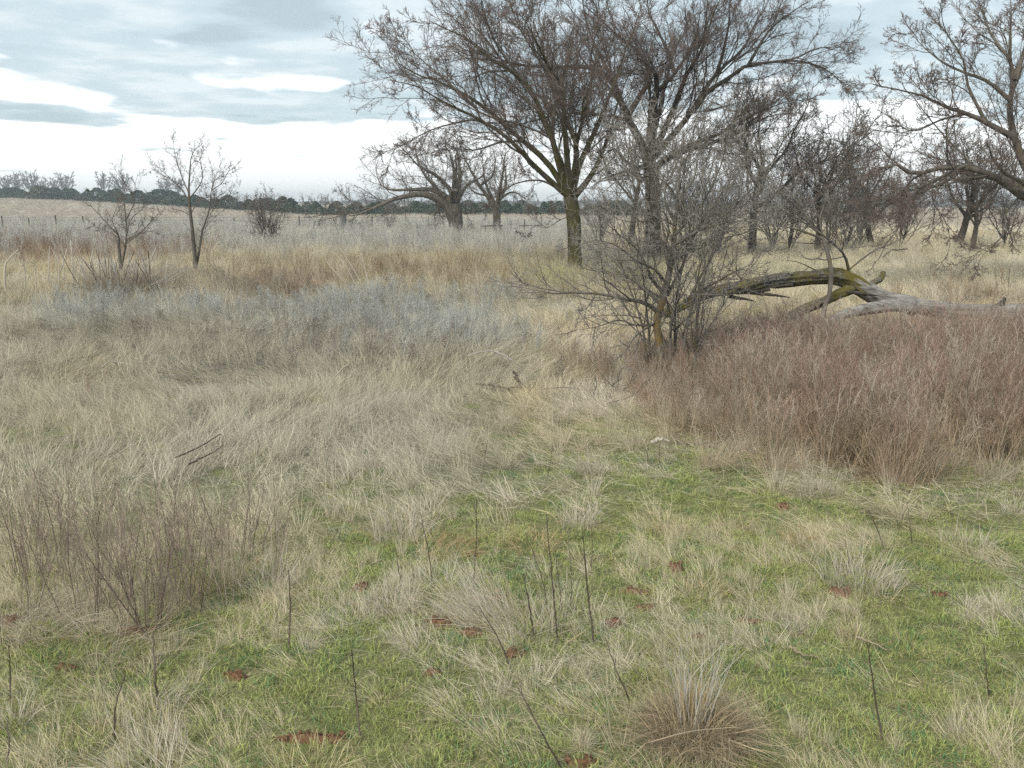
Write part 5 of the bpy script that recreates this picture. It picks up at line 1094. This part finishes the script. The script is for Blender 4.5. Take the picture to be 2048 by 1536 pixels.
    for i, (px, py, n, h, sp) in enumerate(((290, 1255, 34, 0.58, 0.10), (190, 1225, 26, 0.5, 0.14), (365, 1215, 24, 0.52, 0.10), (60, 1165, 22, 0.5, 0.16), (470, 1110, 16, 0.46, 0.14), (140, 1090, 18, 0.44, 0.16), (30, 1235, 14, 0.42, 0.12), (330, 1110, 18, 0.46, 0.16))):
        b = gpt(px, py); root = thing('stem_clump', b, 'clump of thin reddish brown dry stems, ' + labs[i] + ' of the left stem cluster', 'stem clump', 'reddish stem clumps on the left')
        P = np.empty((n, 7, 3)); a = rng.uniform(0, 6.28, n); rr = sp * np.sqrt(rng.uniform(0, 1, n)); P[:, 0] = np.stack([rr * np.cos(a), rr * np.sin(a), 0 * a - .01], 1); d = np.stack([.18 * np.cos(a), .1 * np.sin(a), 1 + 0 * a], 1); hh = h * rng.uniform(.4, 1.08, n)
        for k in range(1, 7): d = nrm(d + rng.normal(0, .07, (n, 3))); P[:, k] = P[:, k - 1] + d * (hh / 6)[:, None]
        Rr = np.linspace(.0018, .0009, 7)[None] * rng.uniform(.7, 1.3, (n, 1)); C, CR = grow(rng, P, Rr, 6, .3, .98, (12, 34), .28, 4, .08, .08, .6, .0011, .4); D, DR = grow(rng, C, CR, 2, .3, .98, (15, 40), .4, 3, .08, .08, .7, .001, .4)
        for k in range(n): link('stem', mesh_of('stem', [tubes(P[k:k + 1], Rr[k:k + 1], 5)]), M['stalk_red' if k % 3 else 'stalk'], root)
        tag(link('twigs', mesh_of('twigs', [tubes(C, CR, 3), tubes(D, DR, 3)]), M['stalk_red'], root), kind='stuff')
    # pale bent stalks beside the brush pile
    ordn = 'first second third fourth fifth sixth seventh eighth ninth tenth eleventh twelfth thirteenth fourteenth fifteenth'.split()
    PS = [[(51, 585), (47, 522), (39, 501)], [(74, 585), (68, 530), (57, 524)], [(97, 580), (98, 530), (100, 491)], [(118, 580), (117, 525), (102, 495)], [(128, 580), (127, 532), (123, 475)], [(123, 585), (118, 555), (128, 520), (134, 497)],
          [(146, 580), (145, 528), (141, 481)], [(146, 585), (150, 536), (162, 495)], [(152, 588), (160, 540), (169, 512)], [(176, 585), (180, 532), (192, 477)], [(208, 585), (209, 530), (211, 485)], [(310, 580), (300, 530), (315, 490)]]
    stalk([(12, 590), (9, 538), (18, 518), (37, 499)], .022, 'thick pale bent dead stalk at the left edge by the brush pile', 'stalk_pale', 2, .3, 'dead_stalk', 'pale dead stalks by the brush pile', 'dead stalk', 18.0)
    for i, p in enumerate(PS): stalk(p, rng.uniform(.011, .017), 'thin pale dead stalk by the brush pile, ' + ordn[i] + ' from the left', 'stalk_pale', 2, .3, 'dead_stalk', 'pale dead stalks by the brush pile', 'dead stalk', 18.0 + 0.3 * (i % 3))
    for i, p in enumerate([[(715, 575), (690, 530), (662, 497)], [(728, 575), (705, 535), (683, 500)], [(738, 570), (728, 530), (722, 505)], [(700, 575), (672, 545), (650, 520)]]):
        stalk(p, .012, ['long', 'middle', 'upright', 'low'][i] + ' pale slanted dead stalk in the golden grass left of the large tree', 'stalk_pale', 2, .25, 'dead_stalk', 'slanted stalks in the golden grass', 'dead stalk', 18.5)
weed_stalks()
def brush_and_sticks():
    rng = np.random.default_rng(403); c0 = at(245, 606, 17.0); c0[2] = float(gz(c0[0], c0[1]))
    root = thing('brush_pile', c0, 'brush pile of grey dead sticks around the spreading sapling', 'brush pile')
    for i in range(96):
        p = np.array([rng.normal(0.05, .34), rng.normal(0.1, .25), 0]); a = rng.uniform(0, 6.28); th = rng.uniform(.1, 0.8) if i < 60 else rng.uniform(1.0, 1.5); l = rng.uniform(.5, 1.15) * (1 if i < 60 else 1.2)
        d = np.array([math.cos(a) * math.sin(th), math.sin(a) * math.sin(th), math.cos(th)]); P = spline([p, p + d * l * .5 + rng.normal(0, .02, 3), p + d * l + rng.normal(0, .04, 3)], 6)
        r = rng.uniform(.007, .016); link('stick', mesh_of('stick', [tubes(P[None], np.linspace(r, r * .4, 6)[None], 5)]), M['stick' if i % 4 else 'bark_dark'], root)
    ps = [blade_set(rng, 2600, (.25, .75), .008, .55, (.5, .35), (.1, 1.2), 5)]; link('dead_weeds', own_blades(rng, ps, ((.38, .32, .24),), 1.0), M['veg_own'], root)
    b = gpt(1250, 790); root = thing('brush_pile', b, 'low dark reddish heap of dead twigs left of the lichen stem', 'brush pile')
    for i in range(36):
        p = np.array([rng.normal(0, .25), rng.normal(0, .15), .02]); a = rng.uniform(0, 6.28); th = rng.uniform(.7, 1.5); l = rng.uniform(.25, .6); d = np.array([math.cos(a) * math.sin(th), math.sin(a) * math.sin(th), math.cos(th)])
        P = spline([p, p + d * l * .5 + rng.normal(0, .02, 3), p + d * l * .9 + rng.normal(0, .03, 3)], 6); r = rng.uniform(.003, .008)
        link('stick', mesh_of('stick', [tubes(P[None], np.linspace(r, r * .4, 6)[None], 5)]), M['stalk_red' if i % 2 else 'stalk'], root)
    def stick(pts, r, label, mat, lift=.05, K=14, nb=0, name='fallen_stick'):
        P = []
        for i, p in enumerate(pts):
            g = gpt(p[0], p[1]); h = p[2] if len(p) > 2 else lift; q_ = at(p[0], p[1], g[1] * (1 - h / H)); P.append(q_)
        P = spline(P, K); P[1:-1] += rng.normal(0, r * .35, (K - 2, 3)); b = P[0].copy(); Rr = np.linspace(r, r * .6, K)
        o = link(name, mesh_of(name, [tubes(P[None] - b, Rr[None], 7)]), M[mat], None, b); tag(o, label, 'stick', 'sticks lying in the grass')
        if nb:
            C, CR = grow(rng, P[None], Rr[None], nb, .2, .98, (25, 60), .45, 5, .15, .05, .6, r * .4, .4)
            for i in range(len(C)): link('twig', mesh_of('twig', [tubes(C[i:i + 1] - b, CR[i:i + 1], 4)]), M[mat], o)
    stick([(352, 915), (400, 893), (442, 868, .1)], .006, 'upper of two dark parallel sticks in the left meadow', 'stalk', .1)
    stick([(378, 928), (420, 908), (447, 890, .1)], .006, 'lower of two dark parallel sticks in the left meadow', 'stalk', .1)
    stick([(1402, 938, .04), (1480, 918, .08), (1580, 895, .14)], .0038, 'long thin tan cane lying before the thicket', 'cane', .06)
    stick([(1485, 956, .02), (1545, 946, .04), (1600, 936, .06)], .0036, 'shorter tan cane lying below the long cane', 'cane', .03)
    stick([(1045, 780, .0), (1036, 762, .08), (1026, 742, .17)], .020, 'short dark leaning stub of wood left of the thicket', 'stalk', .0)
    stick([(955, 768, .04), (990, 772, .05), (1020, 780, .03)], .014, 'dark branch lying left of the leaning stub', 'stalk', .04, nb=3)
    stick([(935, 712, .1), (975, 702, .16), (1005, 708, .2), (1028, 722, .16)], .008, 'pale forked dead twig above the leaning stub', 'stick', .1, nb=5)
    stick([(1580, 1292, .03), (1592, 1302, .03), (1610, 1310, .02), (1635, 1314, .01)], .0055, 'curved pale bleached stick in the green turf', 'cane', .02)
    stick([(1712, 1273, .03), (1745, 1285, .02), (1775, 1300, .01)], .004, 'thin pale twig right of the curved stick', 'cane', .02, nb=2)
    stick([(1302, 884, .05), (1318, 878, .07), (1338, 882, .05)], .016, 'short pale wood piece lying in the green gap', 'stalk_pale', .05)
    stick([(1785, 968, .02), (1980, 1063, .02)], .003, 'thin dry stalk lying at the right below the thicket', 'stalk', .02)
    stick([(205, 735, .1), (222, 722, .2), (240, 735, .1)], .008, 'pale bent twig arch in the left meadow', 'stalk_pale', .1, nb=2)
    stick([(672, 752, .1), (688, 735, .2), (700, 728, .25)], .009, 'pale dead twig among the dark weed stems', 'stalk_pale', .1, nb=3)
    stick([(1765, 515, .1), (1785, 500, .3), (1815, 498, .35)], .03, 'dark fallen limb arched on the grass under the drooping limb', 'bark_dark', .1)
    # bare reddish soil
    s = NT('red_soil'); n = s.noise(60, 5, .7, s.pos()); s.principled(s.ramp(n, [(.3, (.14, .075, .044)), (.7, (.29, .16, .095))]), .95, n, .9, .02, .1)
    def soil(px, py, rx, ry, label, hh=.02):
        b = gpt(px, py); k = b[1] / F; rx_, ry_ = rx * k * 1.15, ry * k * 0.75 / max(.25, H / math.hypot(b[1], H)); hh = hh * .7; S = 26; a = np.arange(S) * 2 * np.pi / S; sd = int(rng.integers(0, 999)); rings = [.22, .45, .68, .86, 1.0]
        V = [[0, 0, hh]]; 
        for q_ in rings:
            m = .35 + 1.1 * fbm(np.cos(a) * 2.4 + 9, np.sin(a) * 2.4 + 9, sd, 3); x = q_ * rx_ * m * np.cos(a); y = q_ * ry_ * m * np.sin(a)
            z = hh * (1 - q_ ** 2) + .016 * (fbm(x * 60, y * 60, sd, 2) - .4) * (1 - .7 * q_) - (0.012 if q_ == 1 else 0) + gz(b[0] + x, b[1] + y) - b[2]; V += list(np.stack([x, y, z + .006], 1))
        Fq = np.array([[1 + r_ * S + i, 1 + r_ * S + (i + 1) % S, 1 + (r_ + 1) * S + (i + 1) % S, 1 + (r_ + 1) * S + i] for r_ in range(4) for i in range(S)]); Ft = np.array([[0, 1 + i, 1 + (i + 1) % S] for i in range(S)])
        o = link('soil_patch', mesh_of('soil_patch', [(np.array(V), [Fq, Ft])], smooth=False), s.m, None, b); tag(o, label, 'soil patch', 'bare soil patches in the turf')
        for i in range(7):
            a_ = rng.uniform(0, 6.28); q_ = rng.uniform(.2, .95); c = np.array([q_ * rx_ * math.cos(a_), q_ * ry_ * math.sin(a_), hh * .6 + .006]); r_ = rng.uniform(.006, .016); d = nrm(rng.normal(0, 1, (8, 3))) * r_ * rng.uniform(.7, 1.2, (8, 1))
            cube = np.array([[-1, -1, -1], [1, -1, -1], [1, 1, -1], [-1, 1, -1], [-1, -1, 1], [1, -1, 1], [1, 1, 1], [-1, 1, 1]]) * r_ * .6 + d * .35
            link('clod', mesh_of('clod', [(cube + c, np.array([[0, 3, 2, 1], [4, 5, 6, 7], [0, 1, 5, 4], [1, 2, 6, 5], [2, 3, 7, 6], [3, 0, 4, 7]]))], smooth=False), s.m, o)
    for px, py, rx, ry, l, hh in SOILS:
        soil(px, py, rx, ry, l, hh)
brush_and_sticks()

# ------------------------------------------------------------------ haze
def haze():
    x0, x1, y0, y1, z0, z1 = -1900, 1900, -120, 1400, -6.0, 19.0
    V = [(x, y, z) for x in (x0, x1) for y in (y0, y1) for z in (z0, z1)]
    q = [[0, 1, 3, 2], [4, 6, 7, 5], [0, 4, 5, 1], [2, 3, 7, 6], [0, 2, 6, 4], [1, 5, 7, 3]]
    s = NT('pale_air'); v = s.add('ShaderNodeVolumePrincipled'); v.inputs['Color'].default_value = (0.86, 0.94, 1.0, 1); v.inputs['Density'].default_value = 0.0009; v.inputs['Anisotropy'].default_value = 0.2
    s.l.new(v.outputs[0], s.out.inputs['Volume'])
    o = link('haze', mesh_of('haze', [(np.array(V, float), np.array(q))], smooth=False), s.m); tag(o, 'thin pale haze over the distant trees', None, None, 'stuff')
haze()
